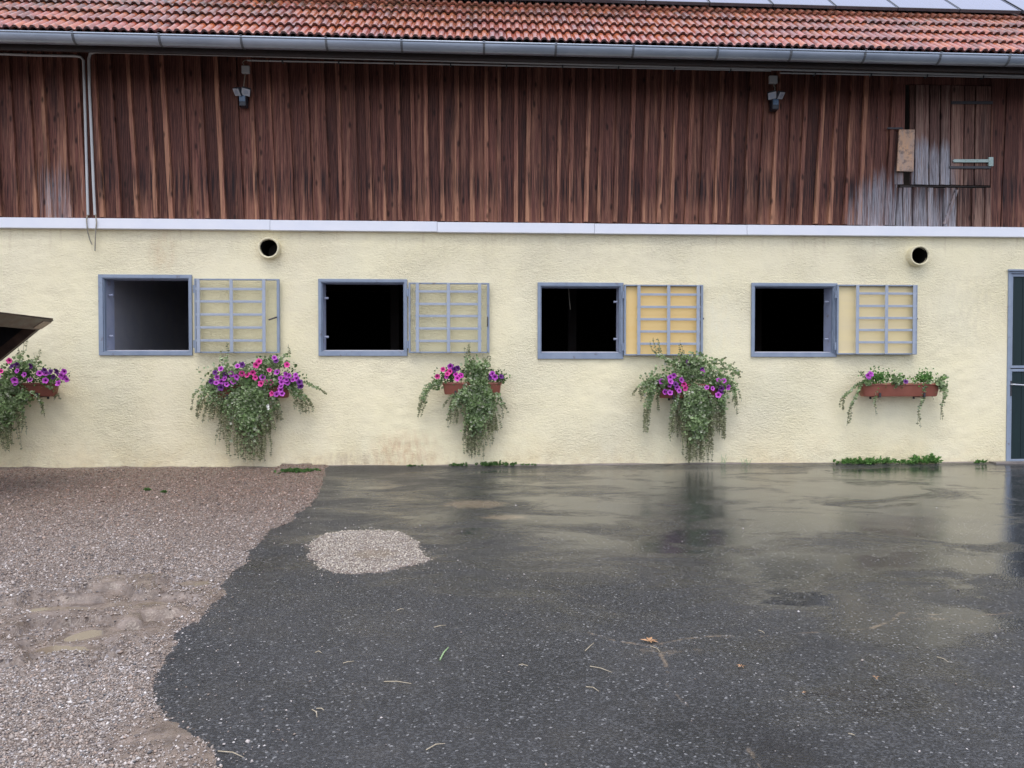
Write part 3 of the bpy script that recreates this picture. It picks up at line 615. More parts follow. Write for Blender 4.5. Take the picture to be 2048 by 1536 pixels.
# timber cladding
def lean(x): return .05 * math.sin(math.pi * max(-8, min(8, x)) / 9.5)
zref = W(957, 440)[1]; ZTOP = lip(0) + .50
def vplank(mb, xa, xb, z0, z1, y0, y1, la=None, lb=None, za=0, zb=0):
    la = lean(xa) if la is None else la; lb = lean(xb) if lb is None else lb
    f = lambda x, l, z: x + l * (z - zref)
    mb.hexa([(f(xa, la, z0), y0, z0 + za), (f(xb, lb, z0), y0, z0 + zb), (f(xb, lb, z1), y0, z1), (f(xa, la, z1), y0, z1), (f(xa, la, z0), y1, z0 + za), (f(xb, lb, z0), y1, z0 + zb), (f(xb, lb, z1), y1, z1), (f(xa, la, z1), y1, z1)])
cut = [i for i in (-120, -85, -50)]; bx = []; px = -620
while px < 1785: bx.append(px + random.uniform(-3.2, 3.2)); px += 34.5 if px < 640 else 28.6
X_ = [W(p, 440)[0] for p in bx]
XH0 = W(1792, 440)[0]; XH1 = W(1981, 440)[0]
wall_t = thing('timber_wall', (0, 0, zref), '', ''); del wall_t['label']; del wall_t['category']; wall_t.parent = barn
X_.append(XH0)
for i, (a, b) in enumerate(zip(X_[:-1], X_[1:])):
    p = MB(); vplank(p, a + .004, b - .004, ZB + random.uniform(0, .012), ZTOP, .012 + random.uniform(0, .006), .036); obj('plank', p, M['plank'], wall_t, bevel=.002)
for i, a in enumerate(X_[:-1]):
    if a > W(1700, 440)[0] and i % 2: continue
    wd = random.uniform(.026, .032); t = random.uniform(-.004, .004); p = MB(); n0 = 9; zs = np.linspace(ZB + random.uniform(.0, .02), ZTOP, n0)
    L_ = []; R_ = []
    for z in zs: wob = .005 * vn(a * 3, z, 1.5); xx = a + (lean(a) + t) * (z - zref) + wob; L_.append((xx - wd, z)); R_.append((xx + wd + .004 * vn(a * 5, z, 2.3), z))
    y0 = -.030 + random.uniform(-.003, .004)
    for q in range(n0 - 1): p.v += []
    rows = [[(l[0], .0115, l[1]), (l[0] + .003, y0, l[1]), (r[0] - .003, y0, r[1]), (r[0], .0115, r[1])] for l, r in zip(L_, R_)]
    p.grid(rows); p.face([rows[0][3], rows[0][2], rows[0][1], rows[0][0]]); obj('batten', p, M['batten'], wall_t)
# planks right of the hatch
zh0, zh1 = W(1890, 370)[1], W(1890, 171)[1]
rp = [(1981, 2002), (2002, 2031), (2031, 2060), (2060, 2090), (2090, 2120), (2120, 2155), (2155, 2190), (2190, 2230), (2230, 2270), (2270, 2310), (2310, 2360), (2360, 2410), (2410, 2460), (2460, 2520), (2520, 2580), (2580, 2640)]
for i, (a, b) in enumerate(rp):
    p = MB(); vplank(p, W(a, 440)[0] + .003, W(b, 440)[0] - .003, ZB, ZTOP, .010 - .012 * (i % 2), .036, 0 if i == 0 else None); obj('plank', p, M['plank'], wall_t, bevel=.002)
# above the hatch and below it
for (a, b) in [(1792, 1818), (1818, 1846), (1846, 1872), (1872, 1902), (1902, 1930), (1930, 1955), (1955, 1981)]:
    p = MB(); vplank(p, W(a, 300)[0] + .003, W(b, 300)[0] - .003, zh1 + .012, ZTOP, .012, .036, 0, 0); obj('plank', p, M['plank'], wall_t)
for i, (a, b) in enumerate([(1794, 1807), (1808, 1825), (1826, 1836), (1837, 1855), (1856, 1865), (1866, 1886), (1887, 1893), (1894, 1914), (1915, 1923), (1924, 1943), (1944, 1949), (1950, 1970), (1970, 1981)]):
    p = MB(); yy = .012 if b - a > 12 else -.010
    vplank(p, W(a, 420)[0] + .002, W(b, 420)[0] - .002, ZB, zh0 - .030 - random.uniform(0, .012), yy, .036, random.uniform(-.02, .02), random.uniform(-.02, .02)); obj('plank', p, M['lowgrey' if i < 8 else 'hatchw'], wall_t, bevel=.003)
p = MB(); (ax, az), (bx_, bz) = W(1888, 448), W(1913, 380); p.hexa([(ax - .02, -.018, az), (ax + .03, -.018, az), (bx_ + .02, -.018, bz), (bx_ - .02, -.018, bz), (ax - .02, .008, az), (ax + .03, .008, az), (bx_ + .02, .008, bz), (bx_ - .02, .008, bz)]); obj('splintered_lath', p, M['hatchw'], wall_t)
for i, (a, b, y1_) in enumerate([(1792, 1811, 370)]):
    p = MB(); vplank(p, W(1790, 300)[0], W(1809, 300)[0], W(1800, 368)[1], W(1800, 262)[1], .014, .036, .01, .0); obj('plank', p, M['hatchw'], wall_t)
    p = MB(); vplank(p, W(1791, 200)[0], W(1811, 200)[0], W(1800, 261)[1], zh1 + .012, .010, .036, .0, .0); obj('plank', p, M['plank'], wall_t)
# hay hatch
hatch = thing('hay_hatch', (W(1898, 370)[0], 0, zh0), '', ''); del hatch['label']; del hatch['category']; hatch.parent = barn; hatch['label'] = 'weathered hay hatch with silvery boards and long strap hinges'
for i, (a, b) in enumerate([(1817.5, 1829), (1829.6, 1857.5), (1858.7, 1879.6), (1880.8, 1900), (1901, 1927), (1927.8, 1949), (1949.8, 1981.5)]):
    p = MB(); xa, xb = W(a, 270)[0], W(b, 270)[0]; y0 = [-.002, -.008, -.004, -.010, -.006, .000, -.004][i]
    p.hexa([(xa + .002 + (.03 if i == 0 else 0), y0, zh0 + random.uniform(-.008, .008)), (xb - .002, y0, zh0), (xb - .002, y0, zh1), (xa + .002, y0, zh1), (xa + .002 + (.03 if i == 0 else 0), y0 + .026, zh0), (xb - .002, y0 + .026, zh0), (xb - .002, y0 + .026, zh1), (xa + .002, y0 + .026, zh1)]); p.v = [(vx + (.004 if vx < (xa + xb) / 2 else -.003), vy, vz) for vx, vy, vz in p.v]; obj('plank', p, M['hatchgrey' if i in (1, 2, 3) else 'hatchw'], hatch, bevel=.002)
def quadbox(name, pts, y0, y1, mat, parent, bevel=.002):
    P = [W(q[0], q[1], y0) for q in pts]; m_ = MB(); m_.hexa([(x, y0, z) for x, z in P] + [(x, y1, z) for x, z in P]); return obj(name, m_, mat, parent, bevel=bevel)
quadbox('patch_board', [(1794, 342), (1827, 343), (1830, 259), (1798.5, 259)], -.034, -.012, M['patchw'], wall_t)
quadbox('strap_hinge', [(1903, 208), (1986, 208), (1986, 202), (1903, 202)], -.022, -.012, M['iron'], hatch)
quadbox('strap_hinge', [(1899, 337), (1982, 337), (1982, 332), (1899, 332)], -.022, -.012, M['iron'], hatch)
m_ = MB(); pts = [(1906, 320.5), (1909, 317.5), (1979, 317.5), (1979, 323.5), (1909, 323.5)]; P = [W(q[0], q[1] + 1, -.03) for q in pts][::-1]
m_.face([(x, -.030, z) for x, z in P]); n = len(P)
for i in range(n): a, b = P[i], P[(i + 1) % n]; m_.face([(b[0], -.030, b[1]), (a[0], -.030, a[1]), (a[0], -.012, a[1]), (b[0], -.012, b[1])])
obj('strap_hinge', m_, M['hinge'], hatch, label='pale verdigris strap hinge')
quadbox('hinge_plate', [(1978, 332), (1987, 332), (1987, 314), (1978, 314)], -.036, -.012, M['hinge'], hatch)
quadbox('bolt', [(1775, 258), (1806, 258), (1806, 254.5), (1775, 254.5)], -.040, -.026, M['iron'], wall_t)
quadbox('hatch_sill', [(1800, 374), (1982, 374), (1982, 371), (1800, 371)], .02, .05, M['eave'], wall_t)
# nails
nm = MB()
for a in X_[:-1]:
    for zz in (W(957, 352)[1], W(957, 300)[1] + .5): x = a + lean(a) * (zz - zref); nm.box(x - .004, x + .004, -.026, -.012, zz - .004, zz + .004)
kind(obj('nail_heads', nm, M['iron'], wall_t), 'stuff')
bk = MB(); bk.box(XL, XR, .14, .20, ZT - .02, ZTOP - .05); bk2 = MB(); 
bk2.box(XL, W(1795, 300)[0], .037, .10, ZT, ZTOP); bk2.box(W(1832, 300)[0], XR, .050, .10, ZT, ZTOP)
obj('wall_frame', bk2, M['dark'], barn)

# roof: underlay, rafters, tiles
roof = thing('roof', (0, 0, lip(0)), '', ''); del roof['label']; del roof['category']; roof.parent = barn
u = MB()
def rq(a, b, s0, s1, n0, n1): u.hexa([roofp(a, s0, n0), roofp(b, s0, n0), roofp(b, s0, n1), roofp(a, s0, n1), roofp(a, s1, n0), roofp(b, s1, n0), roofp(b, s1, n1), roofp(a, s1, n1)])
rq(XL - .3, XR + .3, .05, ridge_s, -.07, -.05)
p1 = roofp(XL - .3, ridge_s, -.05); p2 = roofp(XR + .3, ridge_s, -.05)
u.face([p1, p2, (p2[0], DEPTH + .7, p2[2] - (DEPTH / 2 + .7) * .885), (p1[0], DEPTH + .7, p1[2] - (DEPTH / 2 + .7) * .885)])
obj('roof_boarding', u, M['eave'], roof)
for x in np.arange(XL + .2, XR, .85):
    r = MB(); a, b = x, x + .11
    r.hexa([roofp(a, .12, -.20), roofp(b, .12, -.20), roofp(b, .12, -.071), roofp(a, .12, -.071), roofp(a, 1.6, -.20), roofp(b, 1.6, -.20), roofp(b, 1.6, -.071), roofp(a, 1.6, -.071)]); obj('rafter', r, M['eave'], roof)
fb = MB(); fb.hexa([(XL, YE + .10, lip(XL) - .13), (XR, YE + .10, lip(XR) - .13), (XR, YE + .10, lip(XR) + .04), (XL, YE + .10, lip(XL) + .04), (XL, YE + .125, lip(XL) - .13), (XR, YE + .125, lip(XR) - .13), (XR, YE + .125, lip(XR) + .04), (XL, YE + .125, lip(XL) + .04)]); obj('fascia', fb, M['eave'], roof)
TW, TE = .205, .33
def tile_mb():
    prof = [(-.106, .000), (-.094, .002), (-.078, .026), (-.060, .034), (-.038, .034), (-.024, .022), (-.012, .004), (.004, .000), (.016, .004), (.030, .026), (.046, .034), (.066, .034), (.080, .024), (.094, .006), (.106, .010)]
    t = MB(); L = .40; rows = []
    for (yy, dz) in ((-.20, .040), (.20, .0)): rows.append([(x, yy, z + dz) for x, z in prof])
    bot = [[(x, yy, z + dz - .024) for x, z in prof] for (yy, dz) in ((-.20, .040), (.20, .0))]
    t.grid(rows); t.grid(bot[::-1]); t.grid([bot[0], rows[0]]); 
    return t
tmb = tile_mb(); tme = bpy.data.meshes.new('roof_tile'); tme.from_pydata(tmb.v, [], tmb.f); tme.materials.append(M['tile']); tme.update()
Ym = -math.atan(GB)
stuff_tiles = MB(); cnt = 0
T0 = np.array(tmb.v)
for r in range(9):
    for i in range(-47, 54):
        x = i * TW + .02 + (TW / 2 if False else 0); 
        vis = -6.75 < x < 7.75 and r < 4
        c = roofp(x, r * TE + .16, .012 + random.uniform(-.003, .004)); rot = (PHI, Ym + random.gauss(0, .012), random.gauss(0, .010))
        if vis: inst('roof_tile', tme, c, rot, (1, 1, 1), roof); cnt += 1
        elif r < 6 or abs(x) > 6:
            if r > 5 and x > -6: continue
            Mx = Matrix.Translation(c) @ __import__('mathutils').Euler(rot).to_matrix().to_4x4(); A = np.array(Mx)
            n = len(stuff_tiles.v); stuff_tiles.v += (T0 @ A[:3, :3].T + A[:3, 3]).tolist(); stuff_tiles.f += [tuple(q + n for q in f) for f in tmb.f]; stuff_tiles.m += [0] * len(tmb.f)
print('tiles', cnt)
M['tile2'] = m_simple('clay_tile_far', (.16, .06, .04), (.30, .10, .055), 9, (.25, .5), .2, .003, rust=(.035, .035, .02), rust_lo=.50)
kind(obj('roof_tiles_beyond', stuff_tiles, M['tile2'], roof), 'stuff').name = 'upper_roof_tiles'
# gutter
gt = MB(); R = .092
def gp_(x, a, r): return (x, GY + R - r * math.cos(a), lip(x) - .004 - r * math.sin(a))
xsG = np.linspace(XL, XR, 24); out = []; inn = []
prof_g = [(math.pi * k / 14) for k in range(15)]
gt.grid([[gp_(x, a, R) for a in prof_g] for x in xsG]); gt.grid([[gp_(x, a, R - .006) for a in prof_g[::-1]] for x in xsG])
gutter = obj('gutter', gt, M['zinc'], barn, smooth=True)
bd = MB(); bd.tube([(x, GY - .004, lip(x)) for x in xsG], .011, 10); obj('gutter_bead', bd, M['zinc'], gutter, smooth=True)
for px in (-180, -15, 145, 318, 482, 652, 803, 968, 1112, 1267, 1436, 1583, 1731, 1882, 2020, 2180):
    x = W(px, 95, GY)[0]; b = MB(); rows = [[(x + dx, GY + R - (R + .005) * math.cos(a), lip(x) - .004 - (R + .005) * math.sin(a)) for dx in (-.014, .014)] for a in [math.pi * k / 10 - .12 for k in range(11)]]
    b.grid(rows); b.grid([[(p[0], p[1], p[2] + .001) for p in r[::-1]] for r in rows]); b.box(x - .014, x + .014, GY - .020, GY + .03, lip(x) + .008, lip(x) + .016); obj('bracket', b, M['strap'], gutter)

# stable door at the right
dj = MB(); Y_ = -.015
fw = .042; dj.box(DX0 - .0, DX0 + fw, Y_, .10, .0, DZ1 - fw); dj.box(DX1 - fw, DX1, Y_, .10, .0, DZ1 - fw); dj.box(DX0, DX1, Y_, .10, DZ1 - fw, DZ1); dj.box(DX0 - .02, DX1 + .02, Y_ - .03, Y_ - .001, DZ1 - .012, DZ1 + .012)
door = obj('stable_door', dj, M['steel'], barn, bevel=.003)
zs_ = W(2020, 737)[1]
for nm, z0, z1 in (('upper_leaf', zs_ + .006, DZ1 - fw - .005), ('lower_leaf', .035, zs_ - .006)):
    a, b = DX0 + fw + .004, DX1 - fw - .004; l = MB(); l.box(a, b, .005, .04, z1 - .035, z1); l.box(a, b, .005, .04, z0, z0 + .035); l.box(a, a + .035, .006, .04, z0 + .035, z1 - .035); l.box(b - .035, b, .006, .04, z0 + .035, z1 - .035)
    obj(nm, l, M['steel'], door, bevel=.002); n = 8
    for i in range(n):
        q = MB(); wv_ = (b - a - .072) / n; q.box(a + .036 + i * wv_ + .002, a + .036 + (i + 1) * wv_ - .002, .018, .035, z0 + .036, z1 - .036); obj('door_board', q, M['door'], door, bevel=.002)
hx, hz = W(2026, 769, -.05); hd = MB(); hd.tube([(hx, .01, hz), (hx, -.05, hz), (hx + .02, -.055, hz), (hx + .22, -.055, hz - .012)], .011, 8); obj('handle', hd, M['handle'], door, smooth=True)
kp = MB(); kp.box(hx - .02, hx + .018, -.004, .005, hz - .16, hz + .05); obj('lock_plate', kp, M['iron'], door)
th = MB(); th.box(DX0 - .25, DX1 + .3, -.16, -.02, -.1, .045); kind(obj('door_step', th, M['concrete'], barn), 'structure'); 
ft = MB(); zf = []
for i in range(60):
    x = -2.3 + i * .17
    zf.append((x, .05 * (1 + .5 * vn(x, 0, 2.2, 5))))
ft.grid([[(x, -.10 - .05 * vn(x, 3, 1.1), -.02), (x, -.055 - .04 * vn(x, 3, 1.1), h * .62), (x, .004, h * .8)] for x, h in zf if x < DX0 - .26]); obj('footing', ft, M['concrete'], barn, smooth=True)

# ------------------------------------------------------------------ solar panels on the roof
seam = W(1035, 4, YE + 1.38 * CP - .1)[0]; PWD = .868
for i in range(-4, 11):
    x0 = seam + (i - 1) * PWD; x1 = x0 + PWD - .014; s0, s1, n = 1.40, 2.98, .13
    if i >= 9: x0 += .03; x1 += .03
    nm = {9: 'solar panel past the gap at the right roof corner'}.get(i, 'solar panel on the roof, number %s counted from the right picture edge' % ['two', 'three', 'four', 'five', 'six', 'seven', 'eight', 'nine', 'ten', 'eleven', 'twelve', 'thirteen', 'fourteen'][max(0, 8 - i)])
    if i == 10: nm = 'solar panel beyond the right picture edge'
    p0 = roofp(x0, s0, n); pr = thing('solar_panel', p0, nm, 'solar panel', 'solar panels in a row on the tiled roof')
    def hx_(mb, a, b, c, d, e, f): mb.hexa([roofp(a, c, e), roofp(b, c, e), roofp(b, c, f), roofp(a, c, f), roofp(a, d, e), roofp(b, d, e), roofp(b, d, f), roofp(a, d, f)])
    fr = MB(); hx_(fr, x0, x1, s0, s0 + .02, n - .035, n + .004); hx_(fr, x0, x1, s1 - .02, s1, n - .035, n + .004); hx_(fr, x0, x0 + .012, s0 + .02, s1 - .02, n - .035, n + .004); hx_(fr, x1 - .012, x1, s0 + .02, s1 - .02, n - .035, n + .004)
    obj('frame', fr, M['pane_frame'], pr); g = MB(); hx_(g, x0 + .012, x1 - .012, s0 + .02, s1 - .02, n - .03, n); obj('glass', g, M['solar'], pr)
    sp = MB(); hx_(sp, x0 + .1, x0 + .14, s0 + .1, s1 - .1, .045, n - .036); obj('mounting_rail', sp, M['pane_frame'], pr)

# ------------------------------------------------------------------ conduits, lights
def Wp(px, py, y): x, z = W(px, py, y); return (x, y, z)
CY = -.045
c = MB(); c.tube([Wp(-60, 106, CY), Wp(0, 108, CY), Wp(80, 111, CY), Wp(150, 112, CY), Wp(162, 114, CY), Wp(167, 121, CY), Wp(171, 250, CY), Wp(174.5, 380, CY), Wp(176, 430, CY)], .016, 8)
cd = thing('cable_conduit', Wp(176, 430, CY), 'left of two grey conduits running down the timber wall, bending left under the eaves', 'conduit', 'cable conduits on the timber wall'); obj('pipe', c, M['conduit'], cd, smooth=True)
c = MB(); c.tube([Wp(175, 428, CY), Wp(173, 440, -.10), Wp(175, 462, -.09), Wp(180, 480, -.03), Wp(184, 489, -.03)], .008, 6); obj('cable_end', c, M['cable'], cd, smooth=True)
c = MB(); P_ = [Wp(190, 430, CY), Wp(187, 370, CY), Wp(183, 270, CY), Wp(179, 180, CY), Wp(177.5, 118, CY), Wp(180, 108, CY), Wp(190, 104, CY)] + [Wp(q, 103.5 + (q - 200) * .0262, CY) for q in range(220, 2200, 90)]
c.tube(P_, .017, 8)
cd = thing('cable_conduit', Wp(190, 430, CY), 'right leaning grey conduit of the pair, turning right and running long under the gutter', 'conduit', 'cable conduits on the timber wall'); obj('pipe', c, M['conduit'], cd, smooth=True)
c = MB(); c.tube([Wp(191, 428, CY), Wp(193, 445, -.10), Wp(191, 470, -.06), Wp(190, 502, -.03)], .008, 6); obj('cable_end', c, M['cable'], cd, smooth=True)
for (a, b, ya, yb, lb) in ((495, 1542, 121, 141.5, 'thin lower conduit running between the two floodlights under the eaves'), (1560, 2180, 146, 158, 'thin lower conduit running right from the second floodlight')):
    c = MB(); c.tube([Wp(a + (b - a) * t, ya + (yb - ya) * t, CY + .004) for t in np.linspace(0, 1, 14)], .0105, 8); o = obj('cable_conduit', c, M['conduit'], smooth=True)
    for q in np.arange(a + 70, b - 20, 112): k_ = MB(); X_k, Z_k = W(q, ya + (yb - ya) * (q - a) / (b - a), CY + .004); k_.box(X_k - .008, X_k + .008, CY - .012, .03, Z_k - .015, Z_k + .016); obj('clip', k_, M['strap'], o)
    tag(o, lb, 'conduit', 'cable conduits on the timber wall')
for px, flip, lb in ((484, 1, 'left'), (1552, -1, 'right')):
    bx0 = px + 7 if flip > 0 else px - 5; by = 131 if flip > 0 else 151
    jb = MB(); a = W(bx0 - 8, by, -.06); b = W(bx0 + 8, by + 15.5, -.06); jb.box(a[0], b[0], -.065, -.02, b[1], a[1]); j = obj('junction_box', jb, M['conduit'], bevel=.006); tag(j, 'small square grey junction box above the %s floodlight' % lb, 'junction box', 'junction boxes under the eaves')
    cb = MB()
    sx = (bx0, by + 15); ex = (px + 3, 177) if flip > 0 else (px - 3, 184)
    cb.tube([Wp(sx[0], sx[1], -.04), Wp(sx[0] + 1.5 * -flip, sx[1] + 8, -.05), Wp(ex[0] + 1, ex[1] - 10, -.05), Wp(ex[0], ex[1], -.05)], .006, 6)
    if flip > 0: cb.tube([Wp(488, 130, -.04), Wp(485, 125, -.04), Wp(489, 120.5, -.04), Wp(497, 120.5, -.04)], .005, 6)
    tag(obj('light_cable', cb, M['cable'], smooth=True), 'short pale cable from junction box down to the %s floodlight' % lb, 'cable', 'floodlight cables')
    cy = 190 if flip > 0 else 197; base = Wp(px, cy, -.1); fl_ = thing('floodlight', base, 'twin-headed black floodlight with sensor, %s one on the timber wall' % lb, 'floodlight', 'twin floodlights on the timber wall')
    s = MB(); x, z = W(px + 1 * flip, cy + 9, -.12); s.box(x - .045, x + .045, -.13, -.019, z - .085, z + .06); obj('sensor_housing', s, M['lamp'], fl_, bevel=.012)
    s = MB(); s.box(x - .038 * 1, x + .036, -.136, -.129, z - .028, z + .052); obj('sensor_cover', s, M['lampb'], fl_, bevel=.003)
    for sgn in (-1, 1):
        hx, hz = W(px + sgn * 8.5 - 1 * flip, cy - 7 + (0 if sgn > 0 else 0), -.16)
        Rm = Matrix.Translation((hx, -.15, hz)) @ __import__('mathutils').Euler((math.radians(38), math.radians(10 * flip), math.radians(22 * sgn - 10 * flip))).to_matrix().to_4x4()
        hd_ = MB(); hd_.box(-.056, .056, -.012, .03, -.05, .05); hd_.v = [tuple(Rm @ Vector(v)) for v in hd_.v]; h = obj('lamp_head', hd_, M['lamp'], fl_, bevel=.005)
        fc = MB(); fc.box(-.051, .051, -.017, -.0125, -.045, .045); fc.v = [tuple(Rm @ Vector(v)) for v in fc.v]; obj('lens', fc, M['lampf'], h)
        le = MB(); le.tube([(0, -.0175, 0), (0, -.021, 0)], .027, 14); le.v = [tuple(Rm @ Vector(v)) for v in le.v]; obj('reflector', le, M['zinc'], h)

# ------------------------------------------------------------------ flower boxes
def rotm(): return __import__('mathutils').Euler((random.uniform(-1, 1), random.uniform(-1, 1), random.uniform(0, 6.28))).to_matrix()
LV = []
class Leaves:
    def __init__(s): s.v = []; s.f = []; s.c = []
    def leaf(s, p, d, size, col, wide=.42):
        d = Vector(d).normalized(); sd_ = d.cross(Vector((random.uniform(-1, 1), -1, random.uniform(-.3, 1.0)))); 
        if sd_.length < .05: sd_ = Vector((1, 0, 0))
        sd_.normalize(); up = sd_.cross(d); p = Vector(p); n = len(s.v)
        fold = random.uniform(.05, .25) * size
        pts = [p, p + d * size * .35 + sd_ * size * wide + up * fold, p + d * size * .8 + sd_ * size * wide * .75 + up * fold, p + d * size, p + d * size * .8 - sd_ * size * wide * .75 + up * fold, p + d * size * .35 - sd_ * size * wide + up * fold]
        s.v += [tuple(q) for q in pts]; s.f += [(n, n + 1, n + 2, n + 3), (n, n + 3, n + 4, n + 5)]; s.c += [col] * 6
    def build(s, name, mat, parent):
        m_ = MB(); m_.v = s.v; m_.f = s.f; m_.m = [0] * len(s.f); return kind(obj(name, m_, mat, parent, colors=[(*c, 1) for c in s.c]), 'stuff')
def lc(kind_):
    t = random.random(); k = random.uniform(.65, 1.35)
    if kind_ == 'trail': b = (.21, .30, .125) if t < .45 else (.32, .41, .21) if t < .78 else (.50, .56, .37) if t < .93 else (.12, .19, .065)
    elif kind_ == 'tip': b = (.19, .20, .10) if t < .6 else (.27, .29, .16)
    elif kind_ == 'pet': b = (.085, .17, .05) if t < .6 else (.13, .24, .07)
    elif kind_ == 'fern': b = (.11, .24, .06) if t < .6 else (.18, .34, .09)
    else: b = (.12, .17, .06)
    return tuple(min(.6, c * k) for c in b)
def strand(L, S, p0, p1, lift=.06, tipk=.45, lsize=.026, wob=.02, dens=1.0):
    p0 = Vector(p0); p1 = Vector(p1); n = max(6, int((p1 - p0).length / .022)); pts = []; ph = random.uniform(0, 6); ph2 = random.uniform(0, 6); om = random.uniform(3, 7)
    for i in range(n + 1):
        t = i / n; ex = 1 - (1 - t) ** 2.3
        x = p0.x + (p1.x - p0.x) * ex + wob * math.sin(om * t + ph) * t; y = p0.y + (p1.y - p0.y) * min(1, t * 1.5) - .05 * math.sin(math.pi * min(1, t * 1.6)) + wob * .6 * math.sin(om * t + ph2) * t
        z = p0.z + (p1.z - p0.z) * t ** 1.25 + lift * math.sin(math.pi * min(1, t * 2.2)) * (1 if t < .46 else 0); pts.append(Vector((x, min(y, -.03), z)))
    S.tube(pts, .0022, 3, caps=False)
    for i, q in enumerate(pts[:-1]):
        t = i / n
        if random.random() > dens * (1 if t < .6 else .85): continue
        for sg in (-1, 1):
            if random.random() < .12: continue
            d = Vector((sg * random.uniform(.4, 1), random.uniform(-.9, .15), random.uniform(-.7, .35))); sz = lsize * random.uniform(.65, 1.25) * (1 - tipk * t)
            L.leaf(q, d, sz, lc('trail' if t < .62 else 'tip'))
    return pts
FLM = {}
def flower_mesh(mat):
    if mat in FLM: return FLM[mat]
    m_ = MB(); K = 15; r0 = [(0, 0, -.022)] * 1; R_ = .038
    rows = [[(.005 * math.cos(a), .005 * math.sin(a), -.022) for a in [6.2832 * k / K for k in range(K)]], [(.012 * math.cos(a), .012 * math.sin(a), -.008) for a in [6.2832 * k / K for k in range(K)]]]
    rows.append([(.027 * math.cos(a), .027 * math.sin(a), -.001) for a in [6.2832 * k / K for k in range(K)]])
    rows.append([(R_ * (1.05 - .17 * ((k % 3) == 0)) * math.cos(6.2832 * k / K), R_ * (1.05 - .17 * ((k % 3) == 0)) * math.sin(6.2832 * k / K), .003 * (1 if k % 3 else -2)) for k in range(K)])
    m_.grid(rows, 0, True); m_.face([p for p in rows[0]])
    me = bpy.data.meshes.new('flower'); me.from_pydata(m_.v, [], m_.f); me.materials.append(M[mat]); me.polygons.foreach_set('use_smooth', [True] * len(me.polygons)); me.update(); FLM[mat] = me; return me
def flower(px, py, mat, parent, y, k=1.0):
    x, z = W(px, py, y); d = Vector((random.uniform(-.55, .55), -1, random.uniform(-.25, .6))).normalized()
    e = d.to_track_quat('Z', 'Y').to_euler(); e.rotate_axis('Z', random.uniform(0, 6)); s = k * random.uniform(.82, 1.1)
    inst('flower', flower_mesh(mat), (x, y, z), e, (s, s, s * random.uniform(.8, 1.3)), parent)
def pbox(px0, px1, pyt, pyb, label, mat, round_=False, br=True):
    YF, YB = -.25, -.065
    a, zt = W(px0, pyt, YF); b, zb = W(px1, pyb, YF); cx = (a + b) / 2; hw = (b - a) / 2; hd = (YB - YF) / 2; cy = (YF + YB) / 2
    th_ = thing('flower_box', (cx, cy, zb), label, 'flower box', 'terracotta flower boxes on the yellow wall')
    def loop(sx, sy, z, p=5): 
        r = []
        for k in range(40):
            t = 6.28318 * k / 40; c, s = math.cos(t), math.sin(t); r.append((cx + sx * math.copysign(abs(c) ** (2 / 9), c), cy + sy * math.copysign(abs(s) ** (2 / p), s), z))
        return r
    m_ = MB(); rows = [loop(hw * .90, hd * .72, zb), loop(hw * .93, hd * .80, zb + .012), loop(hw * .975, hd * .93, zt - .035), loop(hw * .985, hd * .95, zt - .030), loop(hw, hd, zt - .028), loop(hw, hd, zt), loop(hw * .97, hd * .86, zt), loop(hw * .95, hd * .80, zt - .05)]
    m_.grid(rows, 0, True); m_.face(rows[0][::-1]); obj('trough', m_, M[mat], th_, smooth=True)
    s = MB(); s.face(loop(hw * .955, hd * .82, zt - .03)); obj('soil', s, M['soil'], th_)
    for f in (-.55, .55):
        x = cx + hw * f; q = MB(); q.box(x - .012, x + .012, YF + .03, -.001, zb - .014, zb - .003); q.box(x - .012, x + .012, YF - .006, YF + .004, zb + .002, zb + .05); q.box(x - .012, x + .012, YF - .006, YF + .03, zb - .010, zb + .002); q.box(x - .012, x + .012, -.012, -.001, zb - .04, zb - .014); obj('bracket', q, M['iron'], th_)
    return a, b, zt, zb, th_
